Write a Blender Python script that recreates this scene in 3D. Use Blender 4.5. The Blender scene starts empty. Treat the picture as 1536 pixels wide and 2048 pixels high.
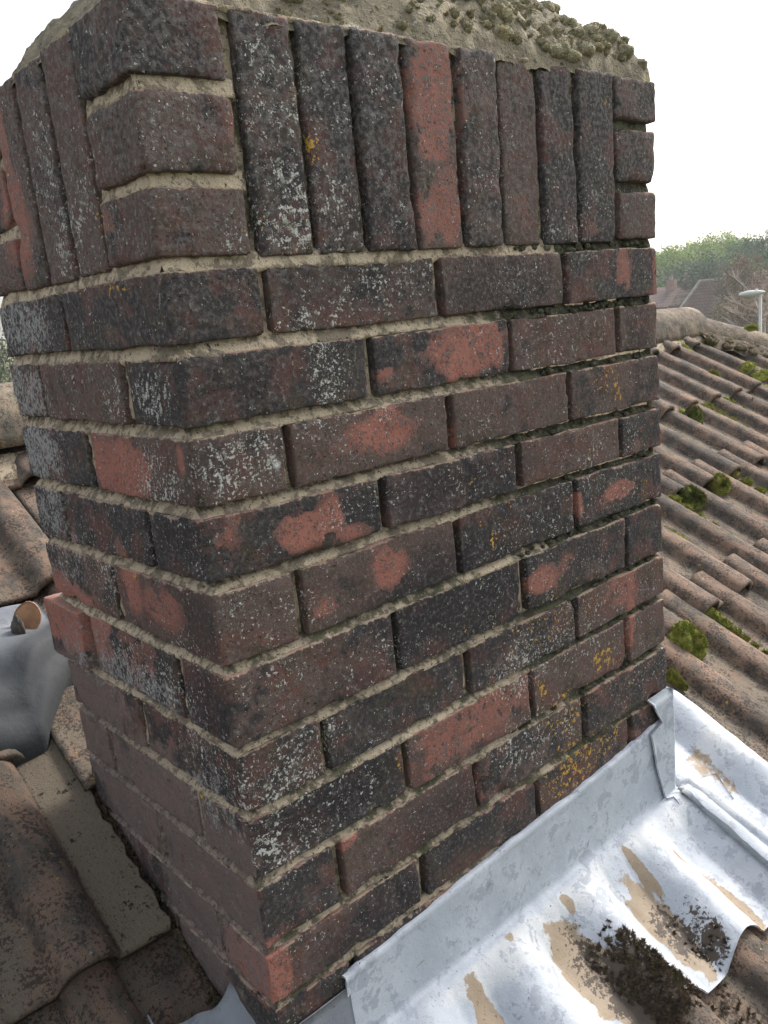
import bpy, bmesh, math, random
import numpy as np
from mathutils import Vector, Matrix, noise as mnoise
random.seed(7); rng = np.random.default_rng(7)
S = bpy.context.scene; COL = S.collection
# ---------------------------------------------------------------- camera
CR = Matrix(((0.74746500,-0.65677857,-0.09968942),(-0.22612640,-0.11044904,-0.96781603),(0.62463022,0.74595102,-0.23107176)))
CC = Vector((-0.352410,-0.683463,-0.058926)); CF = 1677.6079
cam = bpy.data.cameras.new('camera'); co = bpy.data.objects.new('camera', cam); COL.objects.link(co)
cam.sensor_fit = 'VERTICAL'; cam.sensor_height = 36; cam.lens = CF/2048*36
cam.clip_start = .02; cam.clip_end = 2000
m3 = Matrix((CR[0], -CR[1], -CR[2])).transposed()
co.matrix_world = Matrix.Translation(CC) @ m3.to_4x4()
S.camera = co
S.render.resolution_x = 768; S.render.resolution_y = 1024
def at(px, py, depth):                      # a point of the place seen in that direction, depth metres ahead
    return CC + CR.transposed() @ Vector(((px-768)/CF, (py-1024)/CF, 1))*depth
# ---------------------------------------------------------------- light
SUN_AZ = math.radians(5)      # angle from +X towards +Y
SUN_EL = math.radians(42)
sdir = Vector((math.cos(SUN_EL)*math.cos(SUN_AZ), math.cos(SUN_EL)*math.sin(SUN_AZ), math.sin(SUN_EL)))
w = bpy.data.worlds.new('World'); S.world = w; w.use_nodes = True
nt = w.node_tree; nt.nodes.clear()
out = nt.nodes.new('ShaderNodeOutputWorld'); bg = nt.nodes.new('ShaderNodeBackground')
sky = nt.nodes.new('ShaderNodeTexSky'); sky.sky_type = 'NISHITA'; sky.sun_disc = False
sky.sun_elevation = SUN_EL; sky.sun_rotation = math.pi/2 - SUN_AZ
sky.air_density = 1.3; sky.dust_density = 4; sky.ozone_density = 1
hs = nt.nodes.new('ShaderNodeHueSaturation'); hs.inputs['Saturation'].default_value = .35
nt.links.new(sky.outputs[0], hs.inputs['Color']); nt.links.new(hs.outputs[0], bg.inputs[0])
nt.links.new(bg.outputs[0], out.inputs[0]); bg.inputs[1].default_value = .15
sl = bpy.data.lights.new('sun', 'SUN'); so = bpy.data.objects.new('sun', sl); COL.objects.link(so)
sl.energy = 1.35; sl.angle = math.radians(13); sl.color = (1, .95, .88)
so.rotation_euler = sdir.to_track_quat('Z', 'Y').to_euler()
vs = S.view_settings; vs.view_transform = 'Standard'; vs.look = 'None'; vs.gamma = 1; vs.use_curve_mapping = False
vs.exposure = 1.05
# ---------------------------------------------------------------- material helper
class NT:
    def __init__(s, name):
        s.m = bpy.data.materials.new(name); s.m.use_nodes = True; s.t = s.m.node_tree; s.t.nodes.clear()
        s.out = s.n('ShaderNodeOutputMaterial'); s.b = s.n('ShaderNodeBsdfPrincipled')
        s.l(s.b.outputs[0], s.out.inputs[0])
        s.b.inputs['Roughness'].default_value = .9; s.b.inputs['Specular IOR Level'].default_value = .25
        g = s.n('ShaderNodeNewGeometry'); s.P = g.outputs['Position']; s.N = g.outputs['Normal']
    def n(s, t): return s.t.nodes.new(t)
    def l(s, a, b): s.t.links.new(a, b)
    def put(s, v, sock):
        if v is None: return
        if isinstance(v, (int, float)): sock.default_value = v
        elif isinstance(v, tuple): sock.default_value = (*v, 1) if len(v) == 3 and sock.type == 'RGBA' else v
        else: s.l(v, sock)
    def m_(s, op, a, b=0.0, c=None, clamp=False):
        n = s.n('ShaderNodeMath'); n.operation = op; n.use_clamp = clamp
        s.put(a, n.inputs[0]); s.put(b, n.inputs[1]); s.put(c, n.inputs[2]); return n.outputs[0]
    def add(s, *a):
        r = a[0]
        for x in a[1:]: r = s.m_('ADD', r, x)
        return r
    def mul(s, a, b): return s.m_('MULTIPLY', a, b)
    def sub(s, a, b): return s.m_('SUBTRACT', a, b)
    def attr(s, name, obj=False):
        n = s.n('ShaderNodeAttribute'); n.attribute_name = name
        n.attribute_type = 'OBJECT' if obj else 'GEOMETRY'; return n.outputs['Fac']
    def off(s, v, amount, vec=None):         # shift the position by a value, so that pieces differ
        n = s.n('ShaderNodeVectorMath'); n.operation = 'MULTIPLY_ADD'
        c = s.n('ShaderNodeCombineXYZ')
        for i in range(3): s.l(v, c.inputs[i])
        s.l(c.outputs[0], n.inputs[0]); n.inputs[1].default_value = amount; s.l(vec or s.P, n.inputs[2]); return n.outputs[0]
    def scl(s, v3, vec=None):
        n = s.n('ShaderNodeVectorMath'); n.operation = 'MULTIPLY'; s.l(vec or s.P, n.inputs[0]); n.inputs[1].default_value = v3; return n.outputs[0]
    def noise(s, scale, detail=2.0, rough=.5, vec=None, dist=0.0):
        n = s.n('ShaderNodeTexNoise'); n.inputs['Scale'].default_value = scale; n.inputs['Detail'].default_value = detail
        n.inputs['Roughness'].default_value = rough; n.inputs['Distortion'].default_value = dist
        s.l(vec or s.P, n.inputs['Vector']); return n.outputs[0]
    def vor(s, scale, vec=None, feat='F1', out=0):
        n = s.n('ShaderNodeTexVoronoi'); n.inputs['Scale'].default_value = scale; n.feature = feat
        s.l(vec or s.P, n.inputs['Vector']); return n.outputs[out]
    def step(s, v, lo, hi):
        n = s.n('ShaderNodeMapRange'); n.interpolation_type = 'SMOOTHSTEP'
        s.put(v, n.inputs[0]); s.put(lo, n.inputs[1]); s.put(hi, n.inputs[2]); return n.outputs[0]
    def mix(s, f, a, b):
        n = s.n('ShaderNodeMix'); n.data_type = 'RGBA'; s.put(f, n.inputs[0]); s.put(a, n.inputs[6]); s.put(b, n.inputs[7]); return n.outputs[2]
    def gain(s, col, v):                    # colour times value
        n = s.n('ShaderNodeVectorMath'); n.operation = 'SCALE'; s.put(col, n.inputs[0]); s.put(v, n.inputs['Scale']); return n.outputs[0]
    def bump(s, h, dist, prev=None, strength=1.0):
        n = s.n('ShaderNodeBump'); n.inputs['Strength'].default_value = strength; n.inputs['Distance'].default_value = dist
        s.put(h, n.inputs['Height'])
        if prev: s.l(prev, n.inputs['Normal'])
        return n.outputs[0]
    def done(s, col, nrm=None, rough=None):
        s.put(col, s.b.inputs['Base Color'])
        if nrm: s.l(nrm, s.b.inputs['Normal'])
        if rough is not None: s.put(rough, s.b.inputs['Roughness'])
        return s.m

def mat_brick():
    t = NT('weathered_brick')
    A = {k: t.attr(k) for k in ('red', 'lich', 'yell', 'dark', 'bloom', 'smear', 'rnd', 'rim')}
    Q = t.off(A['rnd'], (3.1, 1.7, 2.3))
    n1 = t.noise(13, 4, .6, Q); n2 = t.noise(48, 4, .6, Q); n3 = t.noise(190, 3, .6); n4 = t.noise(520, 3, .65)
    tone = t.step(t.add(n1, t.mul(t.sub(A['rnd'], .5), .50), t.mul(t.sub(n2, .5), .9)), .42, .62)
    col = t.mix(tone, (.046, .041, .041), (.118, .078, .066))
    col = t.mix(t.step(n2, .5, .75), col, (.100, .082, .073))
    col = t.mix(t.mul(t.step(t.noise(19, 4, .65, t.off(A['rnd'], (1.1, 6.2, 4.4))), .50, .62), .65), col, (.135, .062, .050))
    col = t.mix(t.mul(t.step(t.noise(24, 4, .7, t.off(A['rnd'], (7.3, 2.2, .4))), .52, .64), .6), col, (.060, .052, .034))
    col = t.mix(t.m_('MULTIPLY', A['dark'], .75, clamp=True), col, (.025, .023, .026))
    nw = t.noise(26, 4, .65, Q)
    rm = t.step(t.add(A['red'], t.mul(t.sub(n2, .5), 1.5), t.mul(t.sub(nw, .5), 1.6), t.mul(t.sub(n3, .5), .6)), .47, .60)
    rm = t.mul(rm, t.add(.42, t.mul(t.step(A['red'], .5, .95), .58)))
    redc = t.mix(t.noise(30, 3, .6, Q), (.24, .095, .072), (.40, .170, .128))
    redc = t.mix(t.step(t.add(n3, t.mul(t.sub(n2, .5), .5)), .50, .68), redc, (.11, .06, .055))
    col = t.mix(rm, col, redc)
    rr = t.step(t.add(n1, t.mul(n2, .4)), .87, .96)
    col = t.mix(t.mul(rr, .6), col, redc)
    sm = t.step(t.add(A['smear'], t.mul(t.sub(n2, .5), 1.0), t.mul(t.sub(n1, .5), .6)), .35, .85)
    col = t.mix(t.mul(sm, .62), col, (.20, .150, .135))
    # fine crust; the extra grey towards the top paints in a glare veil
    sep = t.n('ShaderNodeSeparateXYZ'); t.l(t.P, sep.inputs[0]); up = t.step(sep.outputs[2], -.25, .22)
    col = t.mix(t.mul(t.step(t.add(n3, t.mul(up, .06)), .48, .66), t.add(.38, t.mul(up, .3))), col, (.165, .150, .140))
    col = t.gain(col, t.add(.62, t.mul(n4, .8)))
    bl = t.step(t.add(n3, t.mul(n4, .5), t.mul(A['bloom'], .33), t.mul(t.sub(n2, .5), .5)), .88, 1.14)
    col = t.mix(t.mul(bl, .85), col, (.335, .335, .33))
    rim = t.step(t.add(A['rim'], t.mul(t.sub(n2, .5), 1.6), t.mul(t.sub(n3, .5), 1.0)), .72, .98)
    col = t.mix(t.mul(rim, .8), col, t.mix(t.step(n1, .45, .6), (.40, .31, .22), (.34, .20, .155)))
    # lichen specks, ragged, 1-4 mm
    big = t.noise(22, 3, .6); s1 = t.noise(235, 3.5, .70); s2 = t.noise(120, 5, .80)
    base = t.add(t.mul(A['lich'], .072), t.mul(t.sub(big, .5), .20), .030)
    hide = t.mul(A['smear'], .10)
    v1 = t.sub(t.add(s1, base), t.add(.685, hide)); v2 = t.sub(t.add(s2, t.mul(base, 1.1)), t.add(.705, hide))
    lm = t.m_('MAXIMUM', t.step(v1, 0.0, .022), t.step(v2, 0.0, .02))
    lc = t.mix(n2, (.50, .50, .46), (.72, .71, .66)); lc = t.mix(t.step(t.noise(60, 2), .5, .7), lc, (.36, .37, .30))
    col = t.mix(t.mul(lm, .92), col, lc)
    col = t.mix(t.step(A['bloom'], 1.2, 1.5), col, (.62, .63, .62))
    y1 = t.noise(150, 3, .7, t.off(A['rnd'], (0, 0, 0)), 0); ym = t.step(t.sub(t.add(y1, t.mul(A['yell'], .20)), .735), 0, .03)
    ym = t.mul(ym, t.step(A['yell'], .05, .2))
    col = t.mix(ym, col, t.mix(n4, (.50, .26, .03), (.62, .40, .10)))
    h = t.add(t.mul(n4, .5), t.mul(n3, .5), t.mul(lm, .35), t.mul(ym, .3))
    pits = t.step(t.noise(330, 2, .5, Q), .70, .62)
    col = t.gain(col, t.add(.55, t.mul(pits, .45)))
    nb = t.bump(t.add(h, t.mul(pits, .5)), .0016)
    nb = t.bump(n2, .004, nb, .6)
    return t.done(col, nb, .88)

def mat_mortar(name='mortar', moss=.5):
    t = NT(name)
    n1 = t.noise(20, 4, .6); n2 = t.noise(90, 4, .65); n3 = t.noise(420, 3, .65)
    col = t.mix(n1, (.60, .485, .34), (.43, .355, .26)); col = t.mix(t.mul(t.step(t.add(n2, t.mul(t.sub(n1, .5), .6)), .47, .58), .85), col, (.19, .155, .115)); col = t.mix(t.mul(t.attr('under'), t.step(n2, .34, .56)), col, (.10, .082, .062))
    grime = t.step(t.add(t.attr('grime'), t.mul(t.sub(n1, .5), .9), t.mul(t.sub(n2, .5), .7)), .40, .72)
    col = t.mix(grime, col, t.mix(t.step(n2, .42, .6), (.055, .050, .040), (.105, .105, .060)))
    col = t.mix(t.mul(t.attr('smear'), .88), col, t.mix(t.step(n2, .4, .6), (.215, .165, .150), (.13, .10, .09)))
    col = t.mix(t.step(t.noise(240, 3, .7), .63, .68), col, (.42, .41, .35))
    col = t.mix(t.step(t.noise(170, 3, .7), .60, .68), col, (.07, .06, .045))
    col = t.gain(col, t.add(.6, t.mul(n3, .8)))
    nb = t.bump(t.add(n3, t.mul(n2, 1.5)), .0025)
    return t.done(col, nb, .95)

def mat_tile(name, c0, c1, c2, sand=0.0):
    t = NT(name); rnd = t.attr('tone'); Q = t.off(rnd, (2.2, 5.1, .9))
    st = t.scl((1, .4, .4), Q)
    n1 = t.noise(9, 4, .6, Q); n2 = t.noise(45, 5, .65, st); n3 = t.noise(210, 4, .7); n4 = t.noise(650, 2, .6)
    pan = t.attr('pan')
    col = t.mix(t.step(n1, .35, .65), c0, c1)
    col = t.mix(t.mul(t.step(n2, .44, .60), .85), col, c2)
    col = t.mix(t.mul(t.step(t.add(n1, t.mul(n2, .6)), .74, .95), .7), col, (.080, .076, .068))
    col = t.mix(t.mul(pan, t.step(t.noise(28, 5, .7, st), .42, .6)), col, (.20, .165, .125))
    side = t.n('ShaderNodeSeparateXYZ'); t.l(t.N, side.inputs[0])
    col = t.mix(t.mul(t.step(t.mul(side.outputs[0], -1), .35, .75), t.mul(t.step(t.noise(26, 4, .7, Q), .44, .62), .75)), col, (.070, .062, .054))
    # black algae with a grainy edge, heavier in patches
    k = t.step(t.add(n3, t.mul(t.sub(t.noise(30, 4, .65, Q), .5), .6), t.mul(pan, .02)), .525, .60)
    col = t.mix(t.mul(k, .8), col, (.045, .037, .032))
    col = t.mix(t.step(t.noise(120, 4, .7), .67, .70), col, (.34, .33, .29))
    ym = t.mul(t.step(t.noise(85, 4, .72, t.off(rnd, (0, 3, 0))), .655, .68), t.step(t.noise(7, 2), .48, .56))
    col = t.mix(ym, col, (.45, .28, .06))
    if sand: 
        sm = t.step(t.add(t.attr('sand'), t.mul(t.sub(n2, .5), .5)), .4, .6)
        sc = t.mix(n2, (.27, .225, .165), (.20, .165, .125)); sc = t.mix(t.step(n3, .58, .66), sc, (.09, .07, .05))
        sc = t.mix(t.step(t.noise(38, 4, .7), .62, .67), sc, (.045, .035, .028)); col = t.mix(sm, col, sc)
    col = t.gain(col, t.add(.62, t.mul(n4, .78)))
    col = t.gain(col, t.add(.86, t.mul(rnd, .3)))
    nb = t.bump(t.add(t.mul(n4, .5), n3), .0020); nb = t.bump(n2, .003, nb)
    return t.done(col, nb, .9)

def mat_lead(name, base=1.0, patches=True):
    t = NT(name)
    n1 = t.noise(11, 5, .6); n2 = t.noise(38, 5, .65, None, .6); n3 = t.noise(170, 4, .7); n4 = t.noise(600, 2, .6)
    white = t.attr('white')
    col = t.mix(t.step(n1, .35, .65), (.40*base, .435*base, .485*base), (.50*base, .53*base, .58*base))
    wm = t.step(t.add(t.mul(n2, .8), t.mul(n1, .5), t.mul(n3, .18), t.mul(white, .34)), .72, .98)
    col = t.mix(t.mul(wm, .85), col, (.56*base, .57*base, .575*base))
    gm = t.step(t.add(n2, t.mul(t.sub(n3, .5), .35), t.mul(t.sub(n1, .5), .5)), .55, .60)
    col = t.mix(t.mul(gm, .75), col, (.31*base, .34*base, .40*base))
    col = t.mix(t.mul(t.step(t.noise(26, 5, .7, t.scl((1, 1, .18))), .60, .72), .28), col, (.52*base, .50*base, .42*base))
    col = t.mix(t.mul(t.step(t.noise(60, 4, .75, None, 1.2), .635, .66), .5), col, (.16, .165, .17))
    col = t.mix(t.step(t.noise(140, 3, .7), .70, .72), col, (.10, .10, .10))
    if patches == 2:
        col = t.mix(t.m_('MULTIPLY', t.attr('bare'), t.add(.6, n1), clamp=True), col, t.mix(n2, (.028, .032, .036), (.055, .06, .066)))  # bare lead, darkened further in the colour for shade under the bulge
    elif patches:
        tm = t.step(t.add(t.attr('tan'), t.mul(t.sub(n2, .5), 1.5), t.mul(t.sub(n3, .5), .45)), .42, .62)
        tc = t.mix(n2, (.37, .285, .20), (.27, .21, .145)); tc = t.mix(t.step(n3, .60, .68), tc, (.19, .14, .09))
        col = t.mix(tm, col, tc)
        dm = t.step(t.add(t.attr('dirt'), t.mul(t.sub(n3, .5), 2.6), t.mul(t.sub(n2, .5), 1.6), t.mul(t.attr('tan'), .22)), .60, .80)
        col = t.mix(dm, col, (.075, .055, .04))
    col = t.gain(col, t.add(.86, t.mul(n4, .28)))
    nb = t.bump(t.add(t.mul(n4, .3), t.mul(n3, .6)), .0008); nb = t.bump(n2, .003, nb, .35); nb = t.bump(n1, .010, nb, .3)
    t.b.inputs['Metallic'].default_value = 0; t.b.inputs['Specular IOR Level'].default_value = .4
    return t.done(col, nb, .55 if base > .9 else .8)

def mat_simple(name, c, c2=None, scale=20, rough=.85, bump=0.0, spread=(.4, .6)):
    t = NT(name)
    n = t.noise(scale, 4, .65)
    col = t.mix(t.step(n, *spread), c, c2 or c)
    nb = t.bump(n, bump) if bump else None
    return t.done(col, nb, rough)

def mat_moss(name, c, c2, dry=(.16, .12, .05)):
    t = NT(name); n = t.noise(90, 3, .6); k = t.noise(500, 2, .6)
    col = t.mix(t.step(n, .35, .65), c, c2); col = t.mix(t.step(t.noise(35, 3), .55, .7), col, dry)
    k2 = t.noise(170, 4, .7); col = t.gain(col, t.mul(t.add(.45, t.mul(k, 1.3)), t.add(.55, k2)))
    return t.done(col, t.bump(k2, .008, t.bump(k, .004)), 1.0)

def mat_leaf(name, c, c2, scale):
    t = NT(name); n = t.noise(scale, 2, .6); col = t.mix(t.step(n, .4, .6), c, c2); return t.done(col, None, .9)

M = {}
M['brick'] = mat_brick(); M['mortar'] = mat_mortar()
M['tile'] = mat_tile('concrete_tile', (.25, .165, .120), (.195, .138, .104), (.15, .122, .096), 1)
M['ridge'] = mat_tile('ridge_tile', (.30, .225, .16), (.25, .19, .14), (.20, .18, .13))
M['lead'] = mat_lead('lead_apron'); M['lead_dark'] = mat_lead('lead_grey', .48, False); M['lead_saddle'] = mat_lead('lead_saddle', .42, 2)
M['lead_edge'] = mat_simple('lead_edge', (.30, .31, .33), (.4, .41, .43), 60, .6)
M['under'] = mat_simple('roof_underlay', (.03, .028, .026), (.05, .045, .04), 20, .95)
M['moss'] = mat_moss('green_moss', (.19, .21, .04), (.34, .36, .08), (.30, .24, .08))
M['moss_bright'] = mat_moss('bright_moss', (.30, .33, .07), (.48, .50, .14), (.25, .2, .06))
M['moss_dark'] = mat_moss('dark_moss', (.09, .11, .032), (.18, .20, .05), (.08, .06, .03))
M['moss_grey'] = mat_moss('grey_moss', (.30, .265, .16), (.42, .38, .25), (.34, .27, .14))
M['debris'] = mat_moss('dead_moss', (.075, .056, .038), (.14, .105, .068), (.10, .085, .045))
M['clay'] = mat_simple('terracotta', (.45, .25, .14), (.36, .2, .12), 60, .85, .001)

# ---------------------------------------------------------------- object helpers
def link(name, me, mat=None, parent=None):
    o = bpy.data.objects.new(name, me); COL.objects.link(o)
    if mat is not None and me is not None and not me.materials: me.materials.append(mat)
    if parent: o.parent = parent
    return o
def mesh(V, F, attrs=None, smooth=True):
    me = bpy.data.meshes.new('m'); V = np.asarray(V, np.float32)
    if isinstance(F, np.ndarray):
        me.vertices.add(len(V)); me.vertices.foreach_set('co', V.ravel())
        k = F.shape[1]; me.loops.add(F.size); me.loops.foreach_set('vertex_index', F.astype(np.int32).ravel())
        me.polygons.add(len(F)); me.polygons.foreach_set('loop_start', np.arange(0, F.size, k, dtype=np.int32))
        me.polygons.foreach_set('loop_total', np.full(len(F), k, np.int32))
        me.update(calc_edges=True)
    else:
        me.from_pydata([tuple(map(float, v)) for v in V], [], F); me.update()
    if smooth: me.polygons.foreach_set('use_smooth', np.ones(len(me.polygons), bool))
    for k, v in (attrs or {}).items():
        a = me.attributes.new(k, 'FLOAT', 'POINT'); a.data.foreach_set('value', np.asarray(v, np.float32))
    return me
def thing(name, label, cat, loc=(0, 0, 0), group=None):
    o = bpy.data.objects.new(name, None); COL.objects.link(o); o.location = loc; o.empty_display_size = .1
    tag(o, label, cat, group); return o
def tag(o, label, cat, group=None):
    o['label'] = label; o['category'] = cat
    if group: o['group'] = group
    return o
def struct(o): o['kind'] = 'structure'; return o
def stuff(o): o['kind'] = 'stuff'; return o

# cheap vectorised value noise
_T = rng.random((64, 64, 64)).astype(np.float32)
def vnoise(P, s, seed=0.0):
    Q = np.asarray(P, np.float64)*s + seed*17.3 + 1000
    I = np.floor(Q).astype(int); f = Q - I; f = f*f*(3-2*f); I &= 63; J = (I+1) & 63
    def g(a, b, c): return _T[a, b, c]
    x0, y0, z0 = I.T; x1, y1, z1 = J.T; fx, fy, fz = f.T
    c00 = g(x0, y0, z0)*(1-fx)+g(x1, y0, z0)*fx; c10 = g(x0, y1, z0)*(1-fx)+g(x1, y1, z0)*fx
    c01 = g(x0, y0, z1)*(1-fx)+g(x1, y0, z1)*fx; c11 = g(x0, y1, z1)*(1-fx)+g(x1, y1, z1)*fx
    return (c00*(1-fy)+c10*fy)*(1-fz)+(c01*(1-fy)+c11*fy)*fz
def fbm(P, s, o=3, seed=0.0):
    r = 0; a = 1; t = 0
    for i in range(o): r = r+a*vnoise(P, s*2**i, seed+i*3.7); t += a; a *= .5
    return r/t

def grid_faces(nu, nv, base=0, flip=False):
    i = np.arange(nu-1)[:, None]*nv + np.arange(nv-1)[None, :]; i = i.ravel()+base
    F = np.stack([i, i+nv, i+nv+1, i+1], 1)
    return F[:, ::-1] if flip else F
def box_grid(gx, gy, gz):                 # six faces of a box on the given grid lines
    Vs, Fs, b = [], [], 0
    def face(A, B, mk, flip):
        nonlocal b
        a, c = np.meshgrid(A, B, indexing='ij'); V = mk(a.ravel(), c.ravel()); Vs.append(V)
        Fs.append(grid_faces(len(A), len(B), b, flip)); b += len(V)
    st = lambda *q: np.stack([np.broadcast_to(x, q[0].shape if np.ndim(q[0]) else (q[1].shape if np.ndim(q[1]) else q[2].shape)) for x in q], 1)
    one = lambda v, r: np.full(r.shape, v)
    face(gx, gz, lambda a, c: np.stack([a, one(gy[0], a), c], 1), False)
    face(gx, gz, lambda a, c: np.stack([a, one(gy[-1], a), c], 1), True)
    face(gy, gz, lambda a, c: np.stack([one(gx[0], a), a, c], 1), True)
    face(gy, gz, lambda a, c: np.stack([one(gx[-1], a), a, c], 1), False)
    face(gx, gy, lambda a, c: np.stack([a, c, one(gz[0], a)], 1), True)
    face(gx, gy, lambda a, c: np.stack([a, c, one(gz[-1], a)], 1), False)
    V = np.concatenate(Vs); F = np.concatenate(Fs)
    key = np.round(V*1e6).astype(np.int64); _, idx, inv = np.unique(key, axis=0, return_index=True, return_inverse=True)
    return V[idx], inv.reshape(-1)[F]
# ---------------------------------------------------------------- chimney
CW, CD = .7775, .447
ZC = {3: .219, 2: .1453, 1: .0684, 0: -.0005, -1: -.0746, -2: -.1485, -3: -.2235, -4: -.2955, -5: -.380, -6: -.4645, -7: -.540, -8: -.6165, -9: -.6965, -10: -.7655, -11: -.843, -12: -.918, -13: -.993}
ZR = {3: .217, 2: .1523, 1: .0728, 0: -.0017, -1: -.0798, -2: -.1558, -3: -.2335, -4: -.3017, -5: -.3811, -6: -.4672, -7: -.5369, -8: -.6197, -9: -.700, -10: -.772, -11: -.847, -12: -.92, -13: -.995}
ZL = {3: .219, 2: .145, 1: .070, 0: .0013, -1: -.0719, -2: -.1489, -3: -.2276, -4: -.3062, -5: -.3862, -6: -.4744, -7: -.548, -8: -.623, -9: -.70, -10: -.77, -11: -.847, -12: -.92, -13: -.995}
def zlev(k, x, y): return ZC[k] + (ZR[k]-ZC[k])*np.clip(x/CW, 0, 1) + (ZL[k]-ZC[k])*np.clip(y/CD, 0, 1)
PERF = {1: [0.1033, 0.3345, 0.5619], 2: [0.2211, 0.4479, 0.6769], 3: [0.1055, 0.3332, 0.5586], 4: [0.2206, 0.447, 0.6719], 5: [0.0969, 0.3299, 0.5631], 6: [0.2196, 0.443, 0.6791], 7: [0.1042, 0.3283, 0.5502], 8: [0.2153, 0.4485, 0.6748], 9: [0.1029, 0.3284, 0.5582], 10: [0.2232, 0.4443, 0.6728], 11: [.104, .33, .558], 12: [.22, .445, .673], 13: [.104, .33, .558]}
PERL = {1: [0.2367], 2: [0.113, 0.3402], 3: [0.2347], 4: [0.1122, 0.3478], 5: [0.2316], 6: [0.0994, 0.3398], 7: [0.2218], 8: [0.1091, 0.348], 9: [0.23], 10: [0.1036, .34], 11: [.225], 12: [.11, .34], 13: [.225]}
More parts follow.
